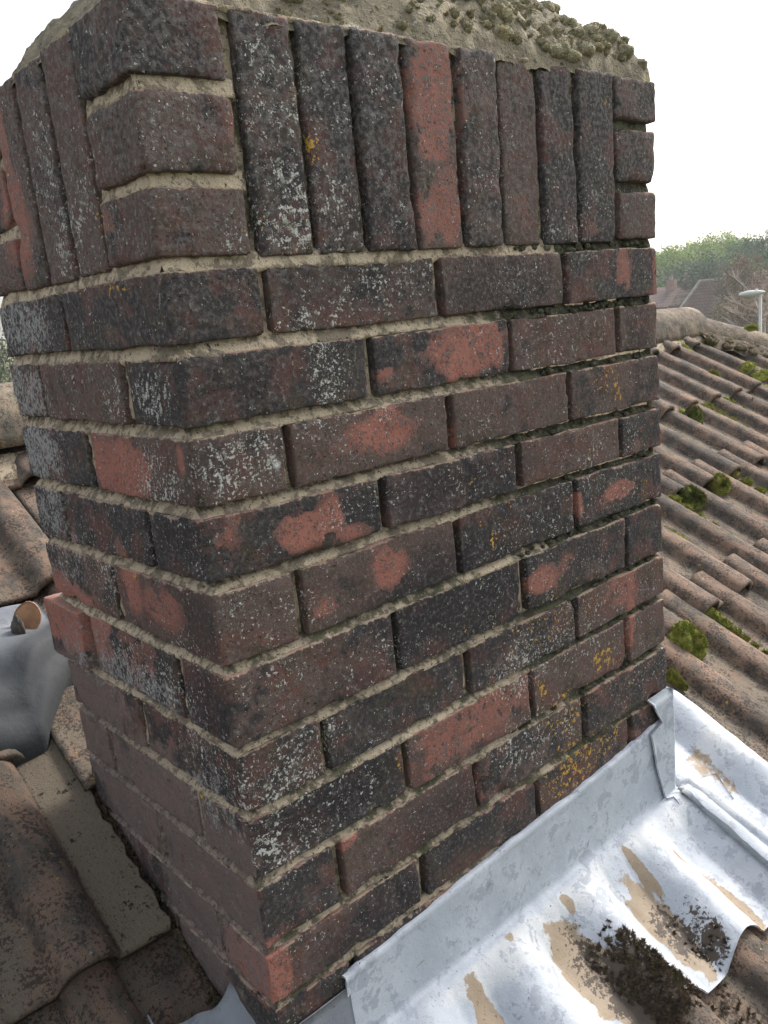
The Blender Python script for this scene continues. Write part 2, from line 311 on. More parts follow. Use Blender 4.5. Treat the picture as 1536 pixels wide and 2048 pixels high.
PAINT = {'F': {'red': [(0.35, 0.165, 0.047, 0.071, 0.85), (0.344, 0.11, 0.026, 0.02, 1.0), (0.348, 0.043, 0.04, 0.048, 0.8), (0.087, 0.123, 0.005, 0.025, 0.6), (0.375, -0.112, 0.069, 0.03, 1.2), (0.394, -0.108, 0.044, 0.032, 1.2), (0.243, -0.122, 0.016, 0.009, 0.8), (0.229, -0.183, 0.045, 0.025, 1.0), (0.335, -0.205, 0.007, 0.023, 0.8), (0.115, -0.266, 0.037, 0.02, 1.1), (0.147, -0.257, 0.019, 0.021, 1.0), (0.17, -0.281, 0.027, 0.01, 0.8), (0.217, -0.333, 0.029, 0.025, 0.9), (0.13, -0.353, 0.021, 0.009, 0.8), (0.173, -0.358, 0.014, 0.007, 0.5), (0.481, -0.425, 0.036, 0.019, 1.0), (0.531, -0.418, 0.033, 0.014, 0.5), (0.666, -0.342, 0.038, 0.013, 1.1), (0.57, -0.343, 0.01, 0.021, 1.0), (0.664, -0.49, 0.045, 0.031, 0.75), (0.683, -0.548, 0.012, 0.044, 1.0), (0.324, -0.571, 0.129, 0.041, 0.75), (0.27, -0.581, 0.051, 0.026, 0.6), (0.691, -0.039, 0.02, 0.04, 0.8), (0.77, -0.053, 0.008, 0.042, 0.8), (0.115, -0.626, 0.018, 0.011, 0.9), (0.115, -0.674, 0.009, 0.03, 0.4), (0.004, -0.726, 0.018, 0.043, 1.3), (0.729, -0.272, 0.027, 0.018, 0.5), (0.498, 0.04, 0.034, 0.029, 0.5), (0.631, 0.03, 0.028, 0.025, 0.5), (0.361, -0.665, 0.038, 0.035, 0.5), (0.502, -0.765, 0.035, 0.023, 0.4), (0.659, -0.687, 0.054, 0.025, 0.3), (0.712, -0.739, 0.036, 0.03, 0.5), (0.585, -0.629, 0.037, 0.031, 0.4), (0.183, -0.195, 0.084, 0.031, 0.3), (0.638, -0.037, 0.071, 0.039, 0.25), (0.04, -0.246, 0.033, 0.024, 0.35), (0.07, -0.347, 0.074, 0.031, 0.3), (0.251, -0.593, 0.041, 0.025, 0.6)], 'lich': [(0.149, 0.157, 0.041, 0.052, 0.9), (0.137, 0.043, 0.042, 0.05, 1.2), (0.202, 0.034, 0.033, 0.053, 1.0), (0.205, 0.144, 0.032, 0.036, 0.5), (0.28, 0.174, 0.028, 0.057, 0.45), (0.275, 0.023, 0.036, 0.03, 0.5), (0.418, 0.129, 0.052, 0.108, 0.35), (0.083, 0.017, 0.016, 0.026, 0.7), (0.218, -0.04, 0.085, 0.025, 0.8), (0.139, -0.059, 0.043, 0.014, 0.9), (0.297, -0.029, 0.03, 0.026, 0.7), (0.168, -0.11, 0.032, 0.045, 1.1), (0.472, -0.044, 0.058, 0.035, 0.6), (0.545, -0.117, 0.099, 0.032, 0.55), (0.448, -0.193, 0.079, 0.031, 0.3), (0.188, -0.159, 0.069, 0.026, 0.6), (0.044, -0.184, 0.055, 0.033, 1.3), (0.085, -0.177, 0.023, 0.029, 1.0), (0.175, -0.247, 0.048, 0.026, 0.9), (0.048, -0.335, 0.052, 0.035, 0.7), (0.118, -0.369, 0.032, 0.043, 0.5), (0.191, -0.441, 0.044, 0.035, 0.7), (0.063, -0.394, 0.061, 0.031, 0.6), (0.044, -0.514, 0.068, 0.046, 1.25), (0.029, -0.53, 0.054, 0.032, 1.0), (0.085, -0.499, 0.038, 0.033, 1.0), (0.038, -0.594, 0.055, 0.033, 1.2), (0.132, -0.556, 0.042, 0.035, 0.6), (0.5, -0.389, 0.136, 0.069, 0.5), (0.617, -0.346, 0.1, 0.072, 0.5), (0.622, -0.275, 0.126, 0.042, 0.5), (0.523, -0.51, 0.143, 0.058, 0.8), (0.435, -0.53, 0.062, 0.042, 1.2), (0.435, -0.64, 0.075, 0.043, 0.9), (0.523, -0.655, 0.047, 0.03, 0.8), (0.682, -0.515, 0.082, 0.047, 0.6), (0.576, 0.006, 0.043, 0.037, 0.5), (0.633, 0.055, 0.034, 0.038, 0.7), (0.376, -0.261, 0.073, 0.036, 0.4), (0.703, -0.629, 0.086, 0.05, 0.4), (0.278, -0.654, 0.138, 0.053, 0.25), (0.112, -0.698, 0.11, 0.036, 0.2), (0.011, 0.111, 0.047, 0.047, 0.35), (0.045, 0.093, 0.045, 0.024, 0.3)], 'yell': [(0.179, 0.1, 0.01, 0.015, 1.2), (0.088, 0.028, 0.006, 0.004, 1.2), (0.664, 0.176, 0.009, 0.005, 1.0), (0.118, 0.03, 0.02, 0.016, 0.5), (0.646, -0.181, 0.036, 0.027, 0.8), (0.669, -0.198, 0.011, 0.021, 1.0), (0.635, -0.263, 0.114, 0.028, 0.5), (0.719, -0.338, 0.054, 0.03, 0.6), (0.405, -0.331, 0.057, 0.025, 0.45), (0.394, -0.347, 0.011, 0.013, 0.9), (0.362, -0.264, 0.01, 0.005, 0.8), (0.492, -0.485, 0.101, 0.042, 0.65), (0.607, -0.585, 0.027, 0.017, 1.1), (0.525, -0.625, 0.071, 0.038, 0.8), (0.529, -0.65, 0.025, 0.009, 1.0), (0.53, -0.721, 0.072, 0.047, 0.95), (0.592, -0.709, 0.077, 0.032, 0.8), (0.739, -0.476, 0.057, 0.032, 0.6), (0.65, -0.609, 0.081, 0.048, 0.5), (0.205, -0.568, 0.014, 0.013, 0.9), (0.227, -0.52, 0.008, 0.005, 0.8), (0.468, -0.579, 0.013, 0.022, 0.9), (0.365, -0.45, 0.056, 0.026, 0.4), (0.584, -0.47, 0.073, 0.044, 0.5), (0.692, -0.591, 0.055, 0.032, 0.5), (0.231, -0.487, 0.006, 0.005, 0.8), (0.188, -0.11, 0.008, 0.004, 0.8), (0.008, 0.191, 0.004, 0.007, 0.8)], 'dark': [(0.309, -0.388, 0.135, 0.055, 1.0), (0.434, -0.048, 0.105, 0.035, 0.8), (0.324, -0.262, 0.134, 0.035, 0.9), (0.452, -0.349, 0.082, 0.033, 0.6), (0.269, 0.038, 0.043, 0.07, 0.5), (0.137, 0.079, 0.035, 0.027, 0.4), (0.22, -0.025, 0.108, 0.03, 0.5), (0.062, -0.112, 0.05, 0.023, 0.5), (0.102, -0.566, 0.09, 0.034, 0.9), (0.151, -0.742, 0.084, 0.032, 0.9), (0.153, -0.723, 0.045, 0.038, 0.6), (0.275, -0.68, 0.09, 0.047, 0.7), (0.019, -0.179, 0.021, 0.027, 0.7), (0.383, -0.456, 0.098, 0.033, 0.7), (0.73, -0.114, 0.026, 0.042, 0.6), (0.146, -0.453, 0.041, 0.023, 0.5), (0.378, -0.415, 0.076, 0.039, 1.0)], 'bloom': [(0.09, -0.193, 0.005, 0.005, 2.0)]}, 'L': {'red': [(0.331, 0.088, 0.043, 0.067, 1.0), (0.324, 0.155, 0.021, 0.067, 0.95), (0.09, 0.044, 0.025, 0.017, 0.7), (0.152, -0.189, 0.069, 0.039, 1.0), (0.203, -0.19, 0.027, 0.041, 0.9), (0.019, -0.174, 0.008, 0.016, 0.9), (0.183, -0.321, 0.022, 0.038, 1.0), (0.112, -0.335, 0.053, 0.027, 0.75), (0.385, -0.402, 0.106, 0.048, 1.3), (0.209, -0.414, 0.095, 0.032, 0.6), (0.268, -0.422, 0.076, 0.022, 0.6), (0.114, -0.424, 0.037, 0.033, 0.3), (0.28, -0.505, 0.064, 0.04, 0.35), (0.158, -0.482, 0.077, 0.043, 0.35), (0.044, -0.738, 0.057, 0.047, 0.8), (0.093, -0.68, 0.084, 0.047, 0.35), (0.255, -0.165, 0.083, 0.036, 0.3), (0.217, -0.253, 0.08, 0.037, 0.35), (0.217, -0.114, 0.101, 0.033, 0.25), (0.345, -0.321, 0.128, 0.044, 0.35)], 'lich': [(0.119, 0.07, 0.043, 0.061, 0.8), (0.195, 0.044, 0.037, 0.047, 1.1), (0.23, 0.112, 0.039, 0.07, 0.8), (0.298, -0.041, 0.1, 0.033, 0.5), (0.141, -0.118, 0.035, 0.031, 1.0), (0.245, -0.114, 0.028, 0.034, 0.5), (0.062, -0.117, 0.041, 0.024, 1.1), (0.071, -0.2, 0.047, 0.037, 1.3), (0.255, -0.325, 0.038, 0.041, 1.2), (0.278, -0.31, 0.031, 0.041, 0.8), (0.066, -0.513, 0.077, 0.062, 0.8), (0.05, -0.53, 0.05, 0.041, 0.7), (0.176, -0.429, 0.125, 0.028, 1.0), (0.076, -0.374, 0.045, 0.024, 0.9), (0.06, -0.425, 0.044, 0.038, 0.5), (0.05, -0.263, 0.051, 0.033, 0.5), (0.179, -0.271, 0.076, 0.037, 0.4)], 'yell': [(0.107, 0.054, 0.009, 0.011, 1.2), (0.091, -0.013, 0.031, 0.005, 1.0), (0.172, -0.311, 0.011, 0.005, 1.0), (0.096, -0.549, 0.015, 0.01, 1.2), (0.084, -0.575, 0.007, 0.004, 1.0), (0.306, -0.176, 0.008, 0.004, 1.0), (0.162, -0.237, 0.01, 0.005, 1.0)], 'dark': [(0.043, -0.242, 0.05, 0.032, 0.8), (0.078, -0.283, 0.064, 0.034, 0.6), (0.033, -0.337, 0.051, 0.034, 0.7), (0.041, -0.431, 0.062, 0.037, 0.9), (0.022, -0.09, 0.055, 0.027, 0.3)], 'bloom': [(0.377, -0.031, 0.09, 0.035, 0.8), (0.4, -0.115, 0.07, 0.038, 0.8), (0.394, -0.184, 0.07, 0.047, 0.9), (0.397, -0.255, 0.061, 0.043, 0.7), (0.378, -0.319, 0.087, 0.045, 0.5), (0.222, -0.449, 0.135, 0.025, 0.7), (0.321, -0.442, 0.082, 0.047, 0.5), (0.076, -0.547, 0.057, 0.035, 0.6)], 'smear': [(0.291, -0.55, 0.165, 0.05, 0.5), (0.197, -0.597, 0.168, 0.073, 1.0), (0.101, -0.633, 0.136, 0.086, 1.0), (0.065, -0.698, 0.121, 0.079, 0.8), (0.364, -0.503, 0.105, 0.077, 0.9), (0.391, -0.6, 0.127, 0.055, 0.9), (0.169, -0.742, 0.083, 0.107, 1.0), (0.332, -0.653, 0.087, 0.074, 1.0), (0.127, -0.802, 0.079, 0.053, 0.6)]}}
def paint_of(V):
    """surface marks of the bricks, given in metres on the front face (x, z) and the left face (y, z)"""
    n = len(V); A = {k: np.zeros(n) for k in ('red', 'lich', 'yell', 'dark', 'bloom', 'smear')}
    fr = V[:, 1] < .014; lf = (V[:, 0] < .014)
    jit = (fbm(V, 60, 2, 5)-.5)
    for face, msk, u in (('F', fr, V[:, 0]), ('L', lf & ~(V[:, 1] < .004), V[:, 1])):
        for k in A:
            for (c, z, ru, rz, s) in PAINT[face].get(k, ()):
                d = np.sqrt(((u-c)/ru)**2 + ((V[:, 2]-z)/rz)**2) + jit*.7
                A[k] = np.maximum(A[k], np.where(msk, s*np.clip((1.45-d)/.8, 0, 1), 0))
    return A
chimney = thing('brick_chimney', 'large weathered brick chimney with lichen specks and a band of upright bricks on top', 'chimney', (0, 0, -1.0))
def spaced(a, b, fine, da=True, db=True, coarse=.025):
    """grid lines from a to b: fine near visible ends"""
    n = max(2, int(round((b-a)/fine)))
    return np.linspace(a, b, n+1)
def lines(a, b, kind, f):
    L = b-a
    if kind == 'fine':
        g = np.linspace(a, b, max(2, int(round(L/f)))+1); return np.concatenate([g[:1], [a+.0008, a+.0020], g[1:-1], [b-.0020, b-.0008], g[-1:]]) if f < .01 else g
    if kind == 'lo': return np.array([a, a+.003, a+.007, a+.014, a+.03, b-.01, b])       # seen at the low end
    return np.array([a, a+.01, b-.03, b-.014, b-.007, b-.003, b])
nb_ = 0
def brick(x0, x1, y0, y1, k0, k1, vis, j=.0100, tilt=(0, 0), proud=0.0, soldier=False, r0=.0015, label=None):
    """one brick between bed joints k0 (below) and k1 (above); vis: which faces show (F front, L left, R right, B back)"""
    global nb_
    if j == .0100: j = .0120 if k1 > -5 else .0098
    nb_ += 1; f = .0052 if ('F' in vis or 'L' in vis) else .011
    kx = 'fine' if ('F' in vis or 'B' in vis) else ('lo' if 'L' in vis else 'hi')
    ky = 'fine' if ('L' in vis or 'R' in vis) else ('lo' if 'F' in vis else 'hi')
    gx = lines(x0, x1, kx, f); gy = lines(y0, y1, ky, f); gz = np.linspace(0, 1, (13 if f < .01 else 6) if not soldier else (40 if f < .01 else 18))
    H = .065 if not soldier else .21
    if f < .01: gz = np.concatenate([gz[:1], [.0008/H, .0020/H], gz[1:-1], [1-.0020/H, 1-.0008/H], gz[-1:]])
    V, F = box_grid(gx, gy, gz)
    # rounding radius varies: chips and worn arrises
    sd = nb_*.37
    W = V.copy(); W[:, 2] = V[:, 2]*H + nb_*.21
    rad = r0 + .0065*np.clip(fbm(W, 70, 3, sd)-.50, 0, 1)*3.0
    rad = rad + .012*np.clip(fbm(W, 24, 2, sd+9)-.63, 0, 1)*4
    lo = np.array([x0, y0, 0]); hi = np.array([x1, y1, H]); U = V.copy(); U[:, 2] *= H
    q = np.clip(U, lo+rad[:, None], hi-rad[:, None]); d = U-q; L = np.linalg.norm(d, axis=1); L[L == 0] = 1
    P = q + d/L[:, None]*rad[:, None]
    # lumps
    nrm = d/L[:, None]
    lump = (fbm(W, 30, 3, sd+3)-.5)*.0030 + (fbm(W, 150, 2, sd+5)-.5)*.0014
    P = P + nrm*lump[:, None]
    sx, sy = rng.normal(0, .0011, 2)
    P[:, 1] += sx + proud*(0 if 'F' not in vis else -1); P[:, 0] += sy
    if 'L' in vis: P[:, 0] -= proud
    zr_ = P[:, 2]/H
    zb = zlev(k0, P[:, 0], P[:, 1]) + j*.5; zt = zlev(k1, P[:, 0], P[:, 1]) - j*.5
    wob = (fbm(np.stack([P[:, 0], P[:, 1], np.full(len(P), nb_*.77)], 1), 16, 2)-.5)*.0035
    P[:, 2] = zb + (zt-zb)*zr_ + wob
    P[:, 0] += tilt[0]*(zr_-.5)
    A = paint_of(P)
    A['rnd'] = np.full(len(P), rng.random()); A['rim'] = np.clip(1-(1-zr_)*H/.0065, 0, 1)
    mid = P.mean(0); me = mesh(P-mid, F, A)
    o = link('brick', me, M['brick'], chimney); o.location = Vector(mid)-Vector((0, 0, -1.0))
    if label: o['label'] = label
    return o
J = .0058
SPEC = {}
for n in range(1, 14):
    k1, k0 = 1-n, -n
    pf = PERF[n]; pl = PERL[n]
    proud = float(rng.normal(0, .0008))
    xs = [0]+pf+[CW]; ys = [0]+pl+[CD]
    shallow = n > 11
    # corner brick: front leg to pf[0], left leg to pl[0]; the visible legs are one brick in both directions
    cx, cy_ = (pf[0]-J, min(pl[0]-J, .1))
    if n % 2 == 1: brick(0, pf[0]-J, 0, pl[0]-J, k0, k1, 'FL')
    else: brick(0, pf[0]-J, 0, pl[0]-J, k0, k1, 'FL')
    for i in range(1, len(pf)):
        brick(pf[i-1]+J, pf[i]-J, .0, .1, k0, k1, 'F', proud=proud)
    # right corner
    if n % 2 == 1: brick(pf[-1]+J, CW, 0, .1, k0, k1, 'FR')
    else: brick(pf[-1]+J, CW, 0, .215, k0, k1, 'FR')
    # left face
    for i in range(1, len(pl)):
        if n == 6 and i == 1: brick(0, .1, pl[0]+J, pl[1]-J, k0, k1, 'L')
        else: brick(0, .1, pl[i-1]+J, pl[i]-J, k0, k1, 'L', proud=proud)
    pr = .012 if n == 6 else 0.0
    a = brick(0, .1, pl[-1]+J, CD+(.018 if n == 6 else 0), k0, k1, 'LB', proud=pr, label='orange brick standing proud at the far left corner' if n == 6 else None)
    # right and back faces (seen only from the side)
    if n % 2 == 1:
        brick(CW-.1, CW, .11, .225, k0, k1, 'R'); brick(CW-.1, CW, .235, CD, k0, k1, 'RB')
        for b0, b1 in ((.11, .33), (.34, .56), (.57, CW-.11)): brick(b0, b1, CD-.1, CD, k0, k1, 'B')
    else:
        brick(CW-.1, CW, .225, CD-.11, k0, k1, 'R'); brick(CW-.215, CW, CD-.1, CD, k0, k1, 'RB')
        for b0, b1 in ((.11, .33), (.34, .55)): brick(b0, b1, CD-.1, CD, k0, k1, 'B')
# soldier band
XB = [.100, .168, .2365, .310, .381, .449, .5275, .5985, .681]; XT = [.097, .171, .237, .307, .387, .457, .529, .603, .689]
js = .0045
for k0, k1 in ((0, 1), (1, 2), (2, 3)):
    brick(0, .0945, 0, .1, k0, k1, 'FL', r0=.0028)
    brick(.6895, CW+.003+.004*k0, 0, .1, k0, k1, 'FR', r0=.004, proud=.001)
    brick(0, .1, .345, CD, k0, k1, 'LB', r0=.0028); brick(CW-.1, CW+.004*k0, .345, CD, k0, k1, 'RB')
for i in range(8):
    b0, b1, t0, t1 = XB[i]+js, XB[i+1]-js, XT[i]+js, XT[i+1]-js
    m0, m1 = (b0+t0)/2, (b1+t1)/2
    brick(m0, m1, 0, .1, 0, 3, 'F', j=.008, soldier=True, tilt=((t0-b0+t1-b1)/2, 0), proud=float(rng.normal(0, .0012)), r0=.0028)
    brick(.11+i*.0695, .11+i*.0695+.061, CD-.1, CD, 0, 3, 'B', j=.008, soldier=True)
YB = [.106, .186, .264, .342]
for i in range(3):
    brick(0, .1, YB[i]+js, YB[i+1]-js, 0, 3, 'L', j=.008, soldier=True, proud=float(rng.normal(0, .0012)), r0=.0028)
    brick(CW-.1, CW, YB[i]+js, YB[i+1]-js, 0, 3, 'R', j=.008, soldier=True)

# mortar: a core whose skin is struck back between the bricks
def mortar_skin():
    Vs, Fs, G, SM, UN, b = [], [], [], [], [], 0
    zs = np.arange(-1.03, .2165, .0032)
    def levels(x, y): return np.stack([zlev(k, x, y) for k in range(3, -14, -1)])
    def depth(u, z, face, x, y):
        Lv = levels(x, y); dist = z[None]-Lv; i = np.argmin(np.abs(dist), 0); dz = dist[i, np.arange(len(z))]
        P = np.stack([x, y, z], 1)
        bed = np.abs(dz) < .009
        if face == 'F': mid_ = (u > .100) & (u < .684)
        else: mid_ = (u > .106) & (u < .342)
        bed = bed & ~(mid_ & (z > .012) & (z < .205))
        # weathered struck joint: flush over the lower brick, set back under the upper one
        perp = np.zeros(len(z)); crs = np.clip(i, 0, 15)-2
        for c_ in range(1, 14):
            js_ = np.array(PERF[c_] if face == 'F' else PERL[c_]); up_ = (z < zlev(1-c_, x, y)) & (z > zlev(-c_, x, y))
            if up_.any():
                du = u[up_][:, None]-js_[None]; k_ = np.argmin(np.abs(du), 1); perp[up_] = du[np.arange(len(k_)), k_]
        if face == 'L': perp = -perp
        d = np.where(bed, .0018 + .0125*np.clip((dz+.006)/.011, 0, 1)*np.clip(.35+(-z)*2.2, .25, 1), np.where(perp < -.001, .005, .017))
        band = z > .004
        if face == 'F': loose = np.clip((u-.30)/.35, 0, 1)*np.clip((z+.62)/.25, 0, 1)*.6 + .15
        else: loose = np.full(len(u), .1)
        d = d + loose*.010*np.clip(fbm(P, 18, 2, 2), 0, 1)*1.3
        d = np.where(band & ~bed, .012, d); d = np.where(band & bed, d+.001, d)
        d = d + (fbm(P, 70, 3, 1)-.5)*.006 + (fbm(P, 260, 2, 4)-.5)*.002
        # smeared mortar at the foot of the left face and a fat joint under course five
        if face == 'L':
            s = np.clip((-.42-.30*(.45-u)-z)/.12, 0, 1); d = d - s*.0045*fbm(P, 30, 2, 8)*1.6
        d = np.where(bed & (np.abs(z-zlev(-5, x, y)) < .012), d-.0045*fbm(P, 40, 2, 11)*1.6, d)
        return np.maximum(d, np.where(bed | (np.abs(perp) < .005), .0006, .0045))
    def skin(us, mk, face, flip):
        nonlocal b
        u, z = np.meshgrid(us, zs, indexing='ij'); u = u.ravel(); z = z.ravel(); x, y = mk(u, None)
        d = depth(u, z, face, x, y); x2, y2 = mk(u, d)
        Vs.append(np.stack([x2, y2, z], 1)); Fs.append(grid_faces(len(us), len(zs), b, flip)); b += len(u)
        P = np.stack([x, y, z], 1)
        if face == 'F':
            g = np.clip((u-.22)/.3, 0, 1)*np.clip((z+.75)/.2, 0, 1)*.85; g = np.maximum(g, np.clip((-.28-z)/.3, 0, 1)*.42 + .12)
            g = np.where((u > .52), np.maximum(g, .75), g)
            g = np.where((z > -.02) & (u < .55), .12, g)
            g = np.where((np.abs(z-zlev(-5, x, y)) < .014) & (u < .5), .5, g)
        else: g = np.full(len(u), .18); 
        nearbed = np.min(np.abs(z[None]-levels(x, y)), 0) < .008
        g = np.where(~nearbed & (face == 'F') & (u > .3), np.maximum(g, .55), g)
        g = np.where((z > .01) & ~nearbed, .55, g)
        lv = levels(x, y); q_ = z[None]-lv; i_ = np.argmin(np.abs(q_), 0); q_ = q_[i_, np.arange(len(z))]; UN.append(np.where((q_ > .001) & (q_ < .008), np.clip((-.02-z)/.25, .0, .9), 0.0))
        G.append(g); s = np.zeros(len(u))
        if face == 'L': s = np.clip((-.42-.30*(.45-u)-z)/.12, 0, 1)
        SM.append(s)
    skin(np.arange(.0035, CW-.001, .0032), lambda u, d: (u, np.zeros_like(u) if d is None else d), 'F', False)
    skin(np.arange(.0035, CD-.001, .0036), lambda u, d: (np.zeros_like(u) if d is None else d, u), 'L', True)
    zs = np.arange(-1.03, .2165, .02)
    us = np.linspace(.008, CW-.008, 30); u, z = np.meshgrid(us, zs, indexing='ij'); Vs.append(np.stack([u.ravel(), np.full(u.size, CD-.009), z.ravel()], 1)); Fs.append(grid_faces(len(us), len(zs), b, True)); b += u.size; G.append(np.full(u.size, .3)); SM.append(np.zeros(u.size))
    us = np.linspace(.008, CD-.008, 20); u, z = np.meshgrid(us, zs, indexing='ij'); Vs.append(np.stack([np.full(u.size, CW-.009), u.ravel(), z.ravel()], 1)); Fs.append(grid_faces(len(us), len(zs), b, False)); b += u.size; G.append(np.full(u.size, .3)); SM.append(np.zeros(u.size))
    n_ = b; q_ = .0135
    Vs.append(np.array([(x, y, z) for x in (q_, CW-q_) for y in (q_, CD-q_) for z in (-1.03, .2)])); Fs.append(np.array([(0, 1, 3, 2), (4, 6, 7, 5), (0, 4, 5, 1), (2, 3, 7, 6), (0, 2, 6, 4), (1, 5, 7, 3)])+n_); G.append(np.full(8, .3)); SM.append(np.zeros(8))
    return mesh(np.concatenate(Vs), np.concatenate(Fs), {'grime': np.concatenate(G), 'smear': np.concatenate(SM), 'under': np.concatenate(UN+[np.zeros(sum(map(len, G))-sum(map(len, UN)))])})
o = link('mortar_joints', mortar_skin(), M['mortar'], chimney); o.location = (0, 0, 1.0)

# flaunching: the mortar cap, and the moss on it
def cap_h(x, y):
    d = np.minimum(np.minimum(x+.002, CW+.012-x), np.minimum(y+.002, CD+.005-y))
    P = np.stack([x, y, np.zeros_like(x)], 1)
    h = .155*(1-np.exp(-np.clip(d-.10*np.clip((.34-x-y*.5)/.34, 0, 1), 0, 1)/.085)) + np.clip(d*30, 0, 1)*((fbm(P, 14, 3, 3)-.5)*.030 + (fbm(P, 60, 3, 6)-.5)*.020 + (fbm(P, 130, 2, 8)-.5)*.008)
    return .2155+h
gx = np.linspace(.002, CW+.008, 200); gy = np.linspace(.001, CD, 120)
u, v = np.meshgrid(gx, gy, indexing='ij'); u = u.ravel(); v = v.ravel(); z = cap_h(u, v)
edge = (np.minimum(np.minimum(u-.002, CW+.008-u), np.minimum(v-.001, CD-v)) < 1e-5); z = np.where(edge, .205, z)
EW = np.stack([u, v, z*0], 1); rim = np.exp(-np.minimum(np.minimum(u-.002, CW+.008-u), np.minimum(v-.001, CD-v))/.02)
z = z+rim*(fbm(EW, 35, 3, 4)-.5)*.016; v = v+rim*np.clip(fbm(EW, 50, 3, 14)-.35, 0, 1)*.014*np.where(v < .2, 1, 0)
M['cap'] = mat_simple('flaunching_mortar', (.40, .345, .25), (.22, .20, .155), 30, .95, .006)
tcap = NT('mortar_cap'); a1 = tcap.noise(26, 5, .65); a2 = tcap.noise(160, 4, .7)
cc = tcap.mix(tcap.step(a1, .38, .6), (.42, .355, .25), (.26, .225, .16)); cc = tcap.mix(tcap.step(a2, .56, .66), cc, (.11, .10, .075)); cc = tcap.mix(tcap.step(tcap.noise(90, 4, .7), .62, .66), cc, (.46, .45, .39))
cc = tcap.mix(tcap.step(tcap.noise(60, 4, .7), .66, .70), cc, (.42, .30, .10))
M['cap'] = tcap.done(cc, tcap.bump(tcap.add(a2, a1), .012), .95)
o = link('mortar_cap', mesh(np.stack([u, v, z], 1), grid_faces(200, 120), {}), M['cap'], chimney); o.location = (0, 0, 1.0)

def cushion_mesh(blobs, blades, size, seed=0, up=(0, 0, 1), nb=14):
    """moss: lumpy domes set with short tufts. blobs = (x, y, z, rx, ry, h)"""
    r = np.random.default_rng(seed); V, F = [], []
    for (x, y, z, rx, ry, h) in blobs:
        nu, nv = (16, 8) if len(blobs) > 12 else (30, 16); base = len(V)
        for i in range(nu):
            for j in range(nv+1):
                a = i/nu*2*math.pi; e = -1.1+j/nv*(math.pi/2+1.1)
                k = 1+.22*(mnoise.noise(Vector((x*90+math.cos(a)*1.7, y*90+math.sin(a)*1.7, e*1.5+seed))))+(.12*mnoise.noise(Vector((math.cos(a)*math.cos(e)*5+seed, math.sin(a)*math.cos(e)*5, math.sin(e)*5))) if nu > 16 else 0)
                V.append((x+rx*math.cos(a)*math.cos(e)*k, y+ry*math.sin(a)*math.cos(e)*k, z+h*math.sin(e)*k))
        for i in range(nu):
            for j in range(nv): i2 = (i+1) % nu; F.append((base+i*(nv+1)+j, base+i2*(nv+1)+j, base+i2*(nv+1)+j+1, base+i*(nv+1)+j+1))
        for _ in range(blades):
            a = r.random()*2*math.pi; e = math.asin(r.random()**.8); n = Vector((math.cos(a)*math.cos(e), math.sin(a)*math.cos(e), math.sin(e)))
            p = Vector((x+rx*n.x, y+ry*n.y, z+h*n.z)); s = size*(.5+r.random())
            t = n.cross(Vector((r.random()-.5, r.random()-.5, r.random()-.5))); 
            if t.length < 1e-4: continue
            t.normalize(); t *= s*.28; tip = p+(n+Vector(r.normal(0, .35, 3)))*s
            b0 = len(V); V += [tuple(p-t-n*s*.4), tuple(p+t-n*s*.4), tuple(tip)]; F.append((b0, b0+1, b0+2))
    return mesh(V, F, None, True)
r_ = np.random.default_rng(3); bl = []
for i in range(700):
    x = CW-.01-(CW-.2)*r_.random()**1.5; y = r_.uniform(.01, CD*.8)**1.0; 
    if i < 90: y = r_.uniform(.006, .05); x = r_.uniform(.33, CW-.03)
    s = (.0025+.0075*r_.random()**2.5)*(1.3 if x > .45 else .8)*(.6 if i < 90 else 1)
    z = float(cap_h(np.array([x]), np.array([y]))[0]); bl.append((x, y, z-.004*s/.01, s*1.15, s*1.15, s*.85))
bl.append((.485, .018, .238, .017, .014, .012)); bl.append((.60, .008, .226, .02, .012, .008)); bl.append((.575, .012, .228, .014, .012, .010))
o = link('cap_moss', cushion_mesh(bl, 70, .0022, 5), M['moss_grey'], chimney); o.location = (0, 0, 1.0); stuff(o)
# mossy crust in the open joints on the right-hand side of the stack
bl = []
for k, xa, xb, n in ((-1, .44, .77, 46), (0, .47, .77, 34), (-2, .5, .77, 16), (-3, .45, .76, 16), (-5, .44, .77, 40), (-4, .55, .77, 12), (-6, .60, .77, 10), (-8, .40, .77, 22), (-7, .5, .77, 12)):
    for i in range(n):
        x = r_.uniform(xa, xb); s = r_.uniform(.002, .0042); bl.append((x, .004+r_.uniform(0, .004), float(zlev(k, x, 0))+r_.uniform(-.005, .002), s*1.5, s, s))
o = link('joint_moss', cushion_mesh(bl, 14, .0022, 6), mat_moss('joint_moss', (.06, .058, .035), (.13, .13, .085), (.2, .19, .14)), chimney); o.location = (0, 0, 1.0); stuff(o)
# ---------------------------------------------------------------- the tiled roof
RT = .51; RZ = -.925
def roofz(y): return RZ + RT*y
RN = np.array([0, -RT, 1])/math.hypot(1, RT)
PER = .158
def roll_h(x, c, w=.038, h=.029):
    """one roll centred at c: upright sides, round top"""
    a = np.abs(x-c)/w
    return h*np.where(a < 1, np.sqrt(np.clip(1-a**2.6, 0, 1)), 0)
RIDGE_Y = 1.285
